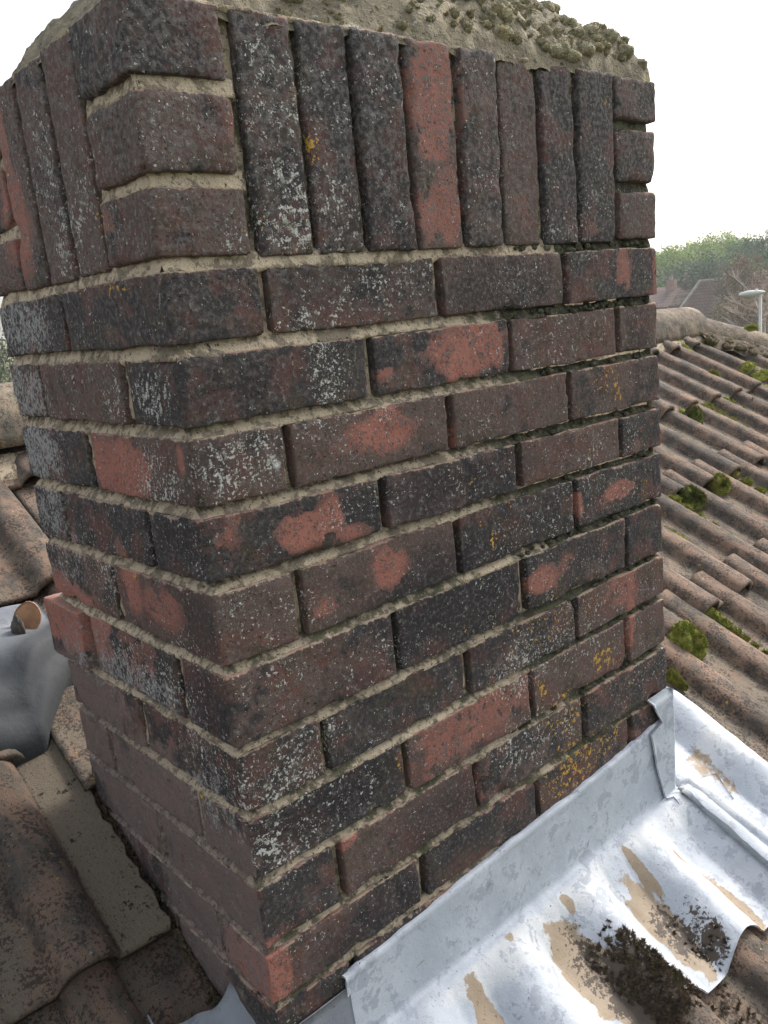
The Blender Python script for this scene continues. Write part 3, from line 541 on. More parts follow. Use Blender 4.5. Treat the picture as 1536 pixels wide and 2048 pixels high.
# row: (y of the nose, joint phase)
ROWS = {0: (.832+.30, 2.80), 1: (.832, 2.70), 2: (.532, 2.085), 3: (.233, 1.541), 4: (-.067, 1.164), 5: (-.367, .690), 6: (-.667, .40), 7: (-.967, .24), 8: (-1.267, .1), 9: (-1.567, .32)}
roof = thing('tiled_roof', 'mossy brown concrete double roll tiled roof sloping up behind the brick chimney to its ridge', 'roof', (0, 0, -.93))
def tile_mesh(x0, x1, y0, y1, rolls, seed, ncut=None, ragged=None, fine=False, nose=True, lift=.0):
    st = .0045 if fine else .0085
    xs = np.arange(x0, x1, st); xs = np.append(xs, x1)
    # extra lines at the foot of each roll
    ex = [c+s*.041 for c in rolls for s in (-1, -.97, .97, 1) if x0 < c+s*.041 < x1]; xs = np.unique(np.concatenate([xs, ex]))
    ny = max(3, int((y1-y0)/(.012 if fine else .05)))+1
    ys = np.linspace(y0, y1, ny); ys = np.unique(np.concatenate([ys, [y0+.004, y0+.009]]))
    u, v = np.meshgrid(xs, ys, indexing='ij'); u = u.ravel(); v = v.ravel(); n = len(u)
    h = sum(roll_h(u, c) for c in rolls)
    pan = (h < .004).astype(float)
    P = np.stack([u, v, np.full(n, seed*1.3)], 1)
    rise = .020*np.clip((y0+.34-v)/.34, 0, 1)+lift
    hh = h+rise + (fbm(P, 9, 3, seed)-.5)*.004 + (fbm(P, 60, 3, seed+2)-.5)*.0016
    rnd = np.clip((.006-(v-y0))/.006, 0, 1)**2*.003
    hh = hh-rnd
    if ragged:
        k = np.clip(1-np.abs(u-ragged)/.02, 0, 1); u = u-k*np.abs(fbm(P, 40, 3, 9)-.45)*.03*(1 if ragged > (x0+x1)/2 else -1)
    yj = (fbm(np.stack([u, u*0, u*0+seed], 1), 25, 2)-.5)*.005*(v < y0+.02)
    def pos(hh): 
        return np.stack([u, v+yj, roofz(v)], 1) + RN[None]*hh[:, None]
    top = pos(hh); bot = pos(hh-.012)
    nx, nyy = len(xs), len(ys)
    V = np.concatenate([top, bot]); F = [grid_faces(nx, nyy), grid_faces(nx, nyy, n, True)]
    i = np.arange(nx-1)*nyy; F.append(np.stack([i, i+nyy, i+nyy+n, i+n], 1)[:, ::-1])                # nose
    j = np.arange(nyy-1); a = (nx-1)*nyy
    F.append(np.stack([a+j, a+j+1, a+j+1+n, a+j+n], 1)[:, ::-1]); F.append(np.stack([j, j+1, j+1+n, j+n], 1))
    sand = np.zeros(n)
    return V, np.concatenate(F), np.tile(pan, 2), np.tile(sand, 2)
def add_tile(row, x0, y1=None, xa=None, xb=None, ragged=None, sand=None, fine=False, rolls=None, tone=None, lift=0.0, label=None):
    y0 = ROWS[row][0]; x1 = x0+2*PER-.003
    rolls = rolls or [x1-.042, x1-.042-PER]
    a = xa if xa is not None else x0; b = xb if xb is not None else x1
    tilt = rng.normal(0, .0012)
    V, F, pan, sd = tile_mesh(a, b, y0+rng.normal(0, .002), y1 if y1 is not None else y0+.385, rolls, rng.random()*50, fine=fine, ragged=ragged, lift=lift+rng.normal(0, .0008))
    if sand: sd = np.array([sand(x, y) for x, y, z in V])
    c = V.mean(0); me = mesh(V-c, F, {'pan': pan, 'sand': sd, 'tone': np.full(len(V), rng.random() if tone is None else tone)})
    o = link('roof_tile', me, M['tile'], roof); o.location = Vector(c)-Vector((0, 0, -.93))
    if label: o['label'] = label
    return o
CX0, CX1, CY1 = -.012, CW+.012, CD+.01
def hipx(y): return 4.22-y                    # the roof plane ends under the hip
for row, (y0, ph) in ROWS.items():
    y1 = y0+.385
    if row == 0: y1 = RIDGE_Y-.01
    k0 = int((-2.2-ph)/(2*PER)); x = ph+2*PER*(-12 if row < 4 else -9)
    near = False
    while x < 5.2:
        x1 = x+2*PER-.003
        if row >= 4 and x > 2.6: break
        if x > hipx(y0)-.02: break
        xb = min(x1, hipx(y0+.15)) if x1 > hipx(y0+.15) else None
        fine = (-.4 < x < 1.3 and 2 < row < 7) 
        yy = y1
        if row in (3, 4) and x < 0: x += 2*PER; continue      # laid by hand below
        if row == 2 and x < .08 < x1: add_tile(row, x, xa=.08); x += 2*PER; continue
        if row == 3 and x < CX1 and x1 > CX0:        # beside the stack
            if x1 > CX1+.02: add_tile(row, x, y1=yy, xa=CX1, fine=fine)
            x += 2*PER; continue
        if row == 2 and x < .08: x += 2*PER; continue
        if row == 4 and x < CX1 and x1 > CX0:
            if x < CX0: add_tile(row, x, xb=CX0, fine=True)
            add_tile(row, x, xa=max(x, CX0), xb=min(x1, CX1), y1=-.006, fine=True)
            if x1 > CX1: add_tile(row, x, xa=CX1, fine=True)
            x += 2*PER; continue
        add_tile(row, x, y1=yy, xb=xb, fine=fine)
        x += 2*PER
# the row left of the stack: a broad sandy pan ends ragged against the brickwork
sandy = lambda x, y: float(np.clip(((x+.082)/.012), 0, 1))*.9
add_tile(3, -.3925, xb=-.008, ragged=-.008, rolls=[-.118, -.276], sand=sandy, fine=True, tone=-.75, lift=.014, label='sandy brown tile with a ragged cut edge against the chimney')  # low tone puts the shade left of the stack into the tile colour
V, F, pan, sd = tile_mesh(-.016, .13, .450, .62, [5.0], 3.3, lift=.016)
c = V.mean(0); o = link('roof_tile', mesh(V-c, F, {'pan': pan, 'sand': sd+.3, 'tone': np.full(len(V), .2)}), M['tile'], roof); o.location = Vector(c)-Vector((0, 0, -.93))
V, F, pan, sd = tile_mesh(.132, CW+.01, .458, .62, [5.0], 3.3, lift=.004)
c = V.mean(0); o = link('roof_tile', mesh(V-c, F, {'pan': pan, 'sand': sd, 'tone': np.full(len(V), .2)}), M['tile'], roof); o.location = Vector(c)-Vector((0, 0, -.93))
for k in range(1, 7): add_tile(3, -.3925-k*2*PER, rolls=[-.118-k*2*PER, -.276-k*2*PER], fine=k == 1, tone=-.6)  # tone lowered for the same painted shade
for k in range(0, 7): add_tile(2, -.371-k*2*PER)
add_tile(4, -.39, rolls=[-.122, -.280], xb=-.002, fine=True, tone=-.9, sand=lambda x, y: float(np.clip((x+.08)/.012, 0, 1))*.42)  # next row down, shade painted in by its tone as well
for k in range(1, 6): add_tile(4, -.39-k*2*PER, rolls=[-.122-k*2*PER, -.280-k*2*PER], fine=k == 1, tone=-.6)  # neighbouring tiles, also shaded through their tone
u, v = np.meshgrid(np.array([-4.0, 4.3]), np.array([-1.7, RIDGE_Y]), indexing='ij')
# roof deck below the tiles: front slope, hip end and back slope, with eaves
def deck():
    o1 = -.02
    zr = roofz(RIDGE_Y)+o1; x_r = 3.0; ye = -1.75; ze = roofz(ye)+o1; dx = (RIDGE_Y-ye); xh = x_r+dx; yb = RIDGE_Y+dx; xl = -4.0
    V = [(xl, ye, ze), (xh, ye, ze), (x_r, RIDGE_Y, zr), (xl, RIDGE_Y, zr), (xl, yb, ze), (xh, yb, ze)]
    F = [(0, 1, 2, 3), (1, 5, 2), (2, 5, 4, 3), (0, 3, 4), (0, 4, 5, 1)]
    return V, F, (xl, xh, ye, yb, ze)
V, F, (hx0, hx1, hy0, hy1, hz) = deck()
o = link('roof_underlay', mesh(V, F, None, False), M['under'], roof); o.location = (0, 0, .93)
# walls of the house below
bm = bmesh.new()
bmesh.ops.create_cube(bm, size=1, matrix=Matrix.Translation(((hx0+hx1)/2, (hy0+hy1)/2, (hz-.1-6.6)/2)) @ Matrix.Diagonal((hx1-hx0-.8, hy1-hy0-.8, 6.6+hz-.05, 1)))
me = bpy.data.meshes.new('m'); bm.to_mesh(me); bm.free()
o = link('wall', me, mat_simple('house_brick_wall', (.25, .13, .09), (.3, .17, .12), 8), roof); o.location = (0, 0, .93)

# ridge and hip tiles
def half_round(L, r, n=18, m=10, seed=0, socket=.0, thick=.014):
    """half-round tile along +X, mouth at x=0; open underneath, with thickness"""
    V, F = [], []
    for i in range(m+1):
        x = L*i/m; rr = r*(1+socket*max(0, 1-x/.05)) 
        for k in range(n+1):
            a = math.pi*(k/n); w = 1+.018*(mnoise.noise(Vector((x*8, a*1.3, seed)))) 
            fl = 1.0
            V.append((x, -rr*math.cos(a)*w, rr*.88*math.sin(a)*w-.02*(1-math.sin(a))))
    off = len(V)
    for i in range(m+1):
        x = L*i/m; rr = (r-thick)*(1+socket*max(0, 1-x/.05))
        for k in range(n+1):
            a = math.pi*(k/n); V.append((x, -rr*math.cos(a), rr*.88*math.sin(a)-.02*(1-math.sin(a))))
    q = lambda i, k, o=0: o+i*(n+1)+k
    for i in range(m):
        for k in range(n): F.append((q(i, k), q(i+1, k), q(i+1, k+1), q(i, k+1))); F.append((q(i, k, off), q(i, k+1, off), q(i+1, k+1, off), q(i+1, k, off)))
    for k in range(n): F.append((q(0, k), q(0, k+1), q(0, k+1, off), q(0, k, off))); F.append((q(m, k), q(m, k, off), q(m, k+1, off), q(m, k+1)))
    for i in range(m): F.append((q(i, 0), q(i, 0, off), q(i+1, 0, off), q(i+1, 0))); F.append((q(i, n), q(i+1, n), q(i+1, n, off), q(i, n, off)))
    F = [f[::-1] for f in F]
    me = mesh(V, F, {'tone': np.full(len(V), random.random()), 'pan': np.zeros(len(V))}); return me
def crest(x): return -.118-.014*(x-.1)       # the ridge sags slightly
x = 3.10-.45*9; i = 0
while x < 2.7:
    o = link('ridge_tile', half_round(.465, .125, seed=i, socket=.03 if x > 2.5 else 0), M['ridge'], roof)
    zc = crest(x+.22)-.112
    o.location = (x, RIDGE_Y, zc+.93); o.rotation_euler = (0, rng.normal(0, .006)+.014, 0); x += .45; i += 1
# hip tiles run down and outward from the ridge end
hd = Vector((1, -1, -RT)).normalized(); hq = Vector((1, 1, 0)).normalized(); hn = hd.cross(hq).normalized()
hn = -hn if hn.z < 0 else hn
for i in range(5):
    p = Vector((3.07, RIDGE_Y+.02, -.300))+hd*(.40*i) + hn*.012
    o = link('hip_tile', half_round(.43, .118, seed=20+i, socket=.02), M['ridge'], roof)
    mt = Matrix((hd, hn.cross(hd), hn)).transposed().to_4x4(); mt.translation = p - Vector((0, 0, -.93)); o.matrix_basis = mt
M['debris2'] = mat_moss('mossy_rubble', (.13, .10, .06), (.22, .18, .11), (.09, .085, .04)); M['rubble'] = mat_simple('old_bedding', (.16, .125, .085), (.06, .05, .04), 40, .95, .008)
# mortar bedding under ridge and hip
def bedding(p0, p1, side, w, n=60, seed=0):
    V, F = [], []
    for i in range(n+1):
        p = p0.lerp(p1, i/n)
        for k in range(7):
            t = k/6; d = side*(w*(t-.5)*2); nz = mnoise.noise(Vector((i*.35, k*.9, seed)))*.012
            V.append(tuple(p+d+Vector((0, 0, .028*math.cos((t-.5)*math.pi)+nz))))
    for i in range(n):
        for k in range(6): a = i*7+k; F.append((a, a+7, a+8, a+1))
    return mesh(V, F, {'grime': np.full(len(V), .45), 'smear': np.zeros(len(V))})
o = link('ridge_mortar', bedding(Vector((-1, RIDGE_Y-.105, roofz(RIDGE_Y-.105)+.022)), Vector((3.1, RIDGE_Y-.105, roofz(RIDGE_Y-.105)+.022)), Vector((0, 1, RT)).normalized(), .045, 200), M['mortar'], roof); o.location = (0, 0, .93)
h0 = Vector((3.03, RIDGE_Y-.10, roofz(RIDGE_Y-.1)+.03)); o = link('hip_mortar', bedding(h0, h0+hd*1.7, Vector((.3, 1, RT)).normalized(), .115, 90, 4), M['rubble'], roof); o.location = (0, 0, .93)

bl = []
for i in range(330):
    t_ = rng.random(); q = h0+hd*(1.7*t_)+Vector((.3, 1, RT)).normalized()*rng.uniform(-.12, .10); s = rng.uniform(.005, .014)
    bl.append((q.x, q.y, q.z+.018, s*1.3, s*1.3, s))
o = link('hip_rubble', cushion_mesh(bl, 10, .005, 44), M['debris2'], roof); o.location = (0, 0, .93); stuff(o)
# ---------------------------------------------------------------- lead work
LR = [.961, .803, .645, .487, .329, .171, .013, 1.119]
def leadh(x, y):
    """height of dressed lead over the pans"""
    h = 0
    for c in LR:
        a = np.abs(x-c)/.055; h = np.maximum(h, .035*np.where(a < 1, np.cos(np.clip(a, 0, 1)*math.pi/2)**.95, 0))
    ramp = np.clip((-y-.004)/.045, 0, 1); ramp = np.where(x > CW+.01, 1, ramp)
    base = .0175
    return base + .0035 + h*(.30+.70*ramp) + (1-ramp)*.008
ROOFP = dict(
 tan=[(.700, -.160, .018, .045, 1.2), (.672, -.080, .007, .012, .9), (.695, -.120, .009, .025, .9), (.572, -.120, .022, .070, 1.1), (.602, -.055, .008, .035, 1.0), (.555, -.095, .012, .04, .9), (.452, -.034, .008, .012, 1.0), (.415, -.095, .030, .055, 1.2), (.438, -.150, .034, .055, 1.2), (.255, -.080, .016, .05, 1.1), (.895, .005, .026, .075, .62), (.985, -.0, .0, .0, 0), (.34, -.022, .006, .008, 1.1)],
 dirt=[(.600, -.155, .028, .035, .75), (.575, -.125, .022, .035, .6), (.605, -.170, .02, .02, .9), (.455, -.150, .045, .05, .95), (.46, -.175, .05, .03, 1.1), (.43, -.095, .03, .04, .5)],
 white=[(.74, -.02, .06, .03, .5), (.64, -.02, .05, .03, .6), (.36, -.03, .14, .03, .8), (.5, -.02, .06, .02, .5), (.48, -.17, .03, .02, .7), (.67, -.10, .02, .08, .5), (.53, -.06, .015, .08, .8), (.38, -.09, .02, .1, .8), (.84, -.02, .03, .1, .8), (.97, .05, .08, .08, .6)])
def lead_attrs(V):
    A = {}
    P = np.asarray(V); j = fbm(P, 45, 3, 3)-.5
    for k, l in ROOFP.items():
        a = np.zeros(len(P))
        for (cx, cy, rx, ry, s) in l:
            if s == 0: continue
            d = np.sqrt(((P[:, 0]-cx)/rx)**2+((P[:, 1]-cy)/ry)**2)+j*.6; a = np.maximum(a, s*np.clip((1.4-d)/.7, 0, 1)*np.clip((-P[:, 1]-.016+.05*(P[:, 0] > .78))/.01, 0, 1))
        A[k] = a
    return A
def lead_sheet(xs, prof, thick=.0022):
    """xs: stations; prof(x) -> list of (y, z) from top of upstand down to the free edge"""
    P = [prof(x) for x in xs]; m = len(P[0]); V = [(x+p[2] if len(p) > 2 else x, p[0], p[1]) for x, pp in zip(xs, P) for p in pp]
    V = np.array(V); Nn = V + (fbm(V, 20, 3, 2)-.5)[:, None]*np.array([0, -.0045, .0060]) + (fbm(V, 70, 2, 6)-.5)[:, None]*np.array([0, -.0006, .0008])
    n = len(V); F = [grid_faces(len(xs), m)[:, ::-1]]
    G = Nn.reshape(len(xs), m, 3); du = np.gradient(G, axis=0); dv = np.gradient(G, axis=1); nn = np.cross(dv, du); nn /= np.linalg.norm(nn, axis=2, keepdims=True)+1e-12
    nn = nn.reshape(-1, 3); nn *= np.sign(nn[:, 2:3]-nn[:, 1:2]+1e-9)
    B = Nn-nn*thick
    F.append(grid_faces(len(xs), m, n))
    k = len(xs)
    def strip(idx): idx = np.asarray(idx); F.append(np.stack([idx[:-1], idx[1:], idx[1:]+n, idx[:-1]+n], 1))
    strip(np.arange(m)); strip((k-1)*m+np.arange(m)[::-1]); strip(np.arange(k)[::-1]*m); strip(np.arange(k)*m+m-1)
    VV = np.concatenate([Nn, B]); return VV, np.concatenate(F)
def upper_edge(x):      # wandering top edge of the upstand
    base = np.interp(x, [.0, .06, .088, .22, .36, .50, .655, .725, .78], [-.80, -.792, -.787, -.779, -.770, -.765, -.754, -.745, -.744])
    return base+.0025*mnoise.noise(Vector((x*30, 0, 0)))
def prof_apron(x):
    zt = upper_edge(x); zb = roofz(-.0)+.052; pts = []
    out = .0055+.002*mnoise.noise(Vector((x*14, 3, 0)))
    pts.append((.004, zt+.001)); pts.append((-.003, zt+.0035)); pts.append((-.0065, zt+.0005)); pts.append((-.0058, zt-.006))
    for t in np.linspace(.08, 1, 16): pts.append((-out-.002*t, zt+(zb-zt)*t))
    # curve round onto the roof
    yE = -.195+.006*mnoise.noise(Vector((x*9, 5, 0)))
    for s in np.linspace(0, 1, 56)[1:]:
        y = -.008+(yE+.008)*s; lh = float(leadh(np.array(x), np.array(y)))
        z0 = roofz(y)+lh*1.12; bl = math.exp(-(y+.008)**2/(2*.024**2)); z = z0*(1-bl)+max(z0, zb-.004)*bl
        pts.append((y, z))
    return pts
xs = np.arange(.088, .7705, .0035)
def apron_part(x):
    a = prof_apron(x); k = max(0, (x-.68)/.09)
    if k <= 0: return [(y, z, 0) for y, z in a]
    b = prof_apron(x+.12*k); return [(y, z, 0) if y > -.012 else (y2, z2, .12*k*min(1, (-y2-.008)/.02)) for (y, z), (y2, z2) in zip(a, b)]
V, F = lead_sheet(xs, apron_part)
o = link('lead_apron', mesh(V, F, lead_attrs(V)), M['lead']); tag(o, 'long lead flashing with bare tan patches dressed over the tile rolls below the chimney front', 'flashing')
# second sheet: laps the first at its right end and turns the corner
def side_edge(y, z):
    """left edge of the second sheet, down the upstand and then over the roof"""
    if y > -.02 and z > roofz(0)+.04: return float(np.interp(-z, [.690, .715, .742, .747, .80, .875], [.716, .728, .744, .712, .722, .745]))
    return float(np.interp(-y, [0, .02, .094, .162, .19], [.748, .759, .767, .787, .795]))
def prof_side(x):
    pts = []; on = x <= CW-.002; zb = roofz(0)+.056; zt = -.694
    yE = -.19+.01*mnoise.noise(Vector((x*7, 9, 0)))
    if on:
        for t in np.linspace(0, 1, 24): pts.append((-.0115-.003*t+(.010 if t == 0 else 0), zt+(zb-zt)*t))
    else:
        yT = np.interp(x, [CW, .79, .86, .92, .975, 1.0, 1.05], [.0, .24, .22, .17, .10, .05, .0]); k = np.clip((x-CW)/.012, 0, 1)
        for t in np.linspace(0, 1, 24):
            y = yT*(1-t)-.012*t; z = roofz(y)+float(leadh(np.array(x), np.array(y)))*1.12+.006; zu = zt+(zb-zt)*t
            pts.append((y*k+(-.012)*(1-k), z*k+zu*(1-k)))
    for y in np.linspace(-.012, yE, 60)[1:]:
        z0 = roofz(y)+float(leadh(np.array(x), np.array(y)))*1.12+.0055
        bl = math.exp(-(y+.010)**2/(2*.020**2))*(1 if on else max(0, 1-(x-CW)/.04)); pts.append((y, z0*(1-bl)+max(z0, zb-.002)*bl))
    k = np.clip((.86-x)/(.86-.722), 0, 1)
    if not on: k *= .0 if x < CW+.004 else 1
    return [(y, z, (side_edge(y, z)-.722)*(k if (y < -.015) else float(np.clip((CW-.004-x)/(CW-.004-.722), 0, 1)))) for y, z in pts]
xs = np.concatenate([np.arange(.722, CW-.001, .0035), [CW-.0005, CW+.004, CW+.008], np.arange(CW+.012, 1.005, .0035)])
V, F = lead_sheet(xs, prof_side, .003)
# the lap runs out diagonally: trim the lower left of the sheet along its own edge line
A = lead_attrs(V)
o = link('lead_flashing', mesh(V, F, A), M['lead']); tag(o, 'pale lead flashing lapped over the right end of the apron at the chimney corner', 'flashing')
# corner piece at the bottom left corner of the stack
def corner_z(x, y): return roofz(y)+.036+1.15*float(roll_h(np.array([x]), -.122)[0])+.040*math.exp(x/.016)*max(0, min(1, (y+.05)/.06))+.006*mnoise.noise(Vector((x*40, y*25, 1)))
def prof_corner(x):
    pts = []; zt = -.800 if x > 0 else -.82
    y_in = -.006 if x > .0 else -.006
    for t in np.linspace(0, 1, 10):
        if x > .002: pts.append((-.005-.006*t, -.800+(roofz(0)+.03+.800)*t))
        else:
            yT = .102-x*.38; y = yT*(1-t)-.01*t
            pts.append((y, corner_z(x, y)))
    for y in np.linspace(-.012, -.205, 30)[1:]:
        zz = roofz(y)+.019+float(leadh(np.array(x), np.array(y)))*.62; k = min(1, max(0, (x+.004)/.02)); pts.append((y, zz*k+corner_z(min(x, -.003), y)*(1-k)))
    return pts
xs = np.arange(-.088, .094, .004)
V, F = lead_sheet(xs, prof_corner)
o = link('lead_corner_piece', mesh(V, F, lead_attrs(V)), M['lead_dark']); tag(o, 'dull blue grey lead piece folded round the near bottom corner of the chimney', 'flashing')
# mortar fillet over that corner piece
bl = [(.0+.012*i, -.008, -.795+.002*i, .012, .008, .006) for i in range(1, 8)]

# lumpy lead saddle behind, on the left
BARE_SHADE = []
def saddle():
    nu, nv = 70, 60; xs = np.linspace(-.42, .07, nu); ts = np.linspace(0, 1, nv)**1.4; V = []
    for x in xs:
        ye = .535+.010*math.sin(x*14)+.08*max(0, (x+.03))/.07
        for t in ts:
            y = ye+(.80-ye)*t
            s = min(1, t/.22); dome = math.sin(s*math.pi/2)**.7
            hgt = .085*dome*(1-t)**.8*(1-.35*max(0, (x+.06)/.12))
            hgt += .016*math.sin(x*38+y*12)*dome*(1-t) + .010*mnoise.noise(Vector((x*14, y*14, 2)))
            # folded crease
            cr = math.exp(-((x+.11)*.9+(y-.50)*1.0)**2/(2*.009**2))*(1 if x < -.05 else max(0, 1-(x+.05)/.02)); hgt -= .022*cr*dome*(1-t)
            yy = y-.020*dome*(1-s*.6)*0
            V.append((x, y-.028*math.sin(min(1, t/.10)*math.pi)*.6, roofz(y)+.030+hgt-.03*(1-dome))); BARE_SHADE.append(max(0, 1-t/.55)*2.2)
    V = np.array(V); F = grid_faces(nu, nv)
    n = len(V); B = V-np.array([0, .0, .004]); F2 = grid_faces(nu, nv, n, True)
    def strip(i): i = np.asarray(i); return np.stack([i[:-1], i[1:], i[1:]+n, i[:-1]+n], 1)
    F = np.concatenate([F, F2, strip(np.arange(nu)*nv), strip(np.arange(nv)), strip((nu-1)*nv+np.arange(nv))]); return np.concatenate([V, B]), F
V, F = saddle()
o = link('lead_saddle', mesh(V, F, {'bare': np.array(BARE_SHADE+BARE_SHADE)}), M['lead_saddle']); tag(o, 'lumpy grey lead sheet bulging out behind the far left corner of the chimney', 'flashing')  # attribute carries bare lead and the painted shade of its lower side

# clay chip and the dark plug beside it, standing on the lead
def disc(r, th, sy=1.3, seed=0):
    V, F = [], []; n = 24; m = 5
    for s, yy in ((-1, -th/2), (1, th/2)):
        for i in range(m+1):
            for k in range(n): 
                a = k/n*2*math.pi; rr = r*(i/m)*(1+.05*mnoise.noise(Vector((math.cos(a)*2, math.sin(a)*2, seed)))); V.append((rr*math.cos(a), yy*(1-.35*(i/m)**4), rr*sy*math.sin(a)))
    h = (m+1)*n
    for s in (0, 1):
        for i in range(m):
            for k in range(n): a, b = s*h+i*n+k, s*h+i*n+(k+1) % n; f = (a, b, b+n, a+n); F.append(f if s else f[::-1])
    for k in range(n): a, b = m*n+k, m*n+(k+1) % n; F.append((a, b, b+h, a+h))
    return mesh(V, F)
o = link('clay_chip', disc(.021, .012), M['clay']); o.location = at(55, 1236, 1.372); o.rotation_euler = (-.25, .25, -.5); tag(o, 'thin rounded terracotta chip standing on the lead saddle at the left edge', 'clay chip')
V, F = [], []
me = cushion_mesh([(0, 0, 0, .0105, .0105, .024)], 0, .001); o = link('dark_plug', me, mat_simple('black_rubber', (.05, .045, .042), (.09, .08, .07), 90, .6, .0005)); o.location = at(38, 1262, 1.345); tag(o, 'small dark rounded plug leaning against the terracotta chip', 'plug')

# dark gap filling (old mortar and dirt) between the ragged tile and the stack
bl = []
for i in range(420):
    y = rng.uniform(.0, .47); bl.append((-.004+rng.normal(0, .003), y, roofz(y)+.010+rng.uniform(-.012, .006), rng.uniform(.002, .005), rng.uniform(.003, .007), .004))
o = link('gap_debris', cushion_mesh(bl, 12, .0025, 9), M['debris']); stuff(tag(o, 'dark crumbly debris filling the gap between sandy tile and chimney', 'debris'))
# dead moss lying on the apron
bl = []
def on_lead(x, y): return roofz(y)+float(leadh(np.array(x), np.array(y)))*1.12
for i in range(800):
    t = rng.random(); x = .425+.065*rng.random()+.02*t; y = -.085-.115*t+rng.normal(0, .008)
    if (x-.44)/.06+(y+.14)/.06 > 1.6: continue
    if rng.random() > .25+.9*t: continue
    s = rng.uniform(.0012, .0034); bl.append((x, y, on_lead(x, y)-.0008, s, s, s))
for i in range(70):
    x = rng.uniform(.575, .62); y = rng.uniform(-.19, -.11); bl.append((x, y, on_lead(x, y)-.0015, .0014, .0014, .0016))
o = link('dead_moss', cushion_mesh(bl, 26, .0028, 12), M['debris']); stuff(tag(o, 'dark brown dead moss heaped in the trough of the lead apron', 'moss'))
bl = []
for i in range(420):
    x = rng.uniform(.43, .60); y = rng.uniform(-.40, -.195); h = roll_h(np.array([x]), .660-.045)[0]+roll_h(np.array([x]), .660-.045-PER)[0]
    if h > .012: continue
    bl.append((x, y, roofz(y)+.018, .002, .002, .002))
o = link('tile_litter', cushion_mesh(bl, 14, .003, 13), M['debris']); stuff(tag(o, 'brown moss crumbs on the tiles just below the lead apron', 'moss'))

# ---------------------------------------------------------------- moss cushions on the right-hand tiles
def on_tile(px, py, lift=0.0):     # where that line of sight meets the roof
    r = CR.transposed() @ Vector(((px-768)/CF, (py-1024)/CF, 1)); n = Vector((0, -RT, 1)); d0 = RZ+.018+lift
    t = (d0-n.dot(CC))/n.dot(r); return CC+r*t, t
def moss(px, py, rx, ry, mat, label, elong=0.0, flat=.8, tufts=420, lumps=1, lift=0.0):
    p, dep = on_tile(px, py+ry*.5, lift); s = dep/CF; bl = []
    R_ = rx*s; H = ry*s*1.15*flat
    if elong:      # a wedge of moss running down the slope beside a roll
        n = 7
        for i in range(n):
            t = i/(n-1); q = Vector((0, -elong*s*t*1.0, -elong*s*t*RT)); k = 1-.72*t
            bl.append((q.x+rng.normal(0, R_*.08), q.y, q.z, R_*k*.8, R_*k*1.2, H*k))
    else:
        bl.append((0, 0, 0, R_, R_*.9, H*1.2))
        for i in range(lumps-1): a = rng.uniform(0, 6.28); bl.append((R_*.6*math.cos(a), R_*.6*math.sin(a), 0, R_*.6, R_*.6, H*.8))
    o = link('moss_cushion', cushion_mesh(bl, int(tufts/len(bl)*3.2), .0034*max(.7, dep/1.6), int(px)), M[mat]); o.location = p
    tag(o, label, 'moss', 'moss cushions on the roof tiles'); return o
moss(1368, 1270, 36, 44, 'moss', 'biggest green moss cushion, on the tiles close beside the chimney halfway down the slope', lumps=3, tufts=1800)
moss(1344, 1345, 10, 20, 'moss', 'small green moss tuft touching the chimney just above the lead corner', elong=30)
moss(1437, 962, 20, 22, 'moss', 'round olive moss cushion at the tile noses, right of a darker cushion', lumps=2, tufts=900)
moss(1381, 990, 24, 28, 'moss_dark', 'dark green moss cushion below a tile nose, nearest its row to the chimney', lumps=2, tufts=900)
moss(1342, 995, 16, 12, 'moss', 'yellow green moss wedge trailing down a roll beside the dark cushion', elong=170, tufts=700)
moss(1464, 945, 12, 10, 'moss', 'pointed moss wedge under a tile nose right of the round olive cushion', elong=170, tufts=600)
moss(1410, 1215, 17, 15, 'moss', 'moss tuft capping a roll end above the biggest cushion', elong=120, tufts=600)
moss(1391, 827, 15, 20, 'moss_dark', 'dark domed moss cushion at the second line of tile noses', lumps=2, tufts=600)
moss(1412, 812, 13, 12, 'moss', 'bright moss wedge spilling from the tile noses next to the dark dome', elong=150, tufts=500)
moss(1424, 752, 14, 13, 'moss', 'small smooth moss dome alone in a pan between two rolls', tufts=500)
moss(1466, 778, 10, 9, 'moss_dark', 'tiny moss dome just above the second line of tile noses', tufts=300)
moss(1495, 735, 18, 14, 'moss_bright', 'bright yellow green moss mound near the right edge, left half of a pair', lumps=2, tufts=500)
moss(1522, 750, 22, 14, 'moss_bright', 'bright yellow green moss mound at the right edge, right half of a pair', lumps=3, tufts=600)
moss(1326, 678, 9, 11, 'moss', 'small moss knob beside the chimney under the ridge tile', tufts=250)
moss(1317, 684, 7, 7, 'moss_bright', 'tiny bright moss knob touching the chimney under the ridge tile', tufts=150)
moss(1370, 668, 11, 9, 'moss', 'moss patch under the mouth of the last ridge tile', lumps=2, tufts=250)
moss(1414, 690, 11, 8, 'moss_dark', 'dull moss patch at the head of a roll under the hip tiles', tufts=250)
moss(1501, 800, 8, 8, 'moss', 'moss wedge on a roll end below the bright mounds', elong=140, tufts=400)
moss(1461, 805, 9, 8, 'moss', 'moss wedge on a roll end left of the bright mounds', elong=140, tufts=400)
moss(1503, 655, 11, 5, 'moss_bright', 'low bright moss strip on the crest of the hip tiles', tufts=250, lift=.15)
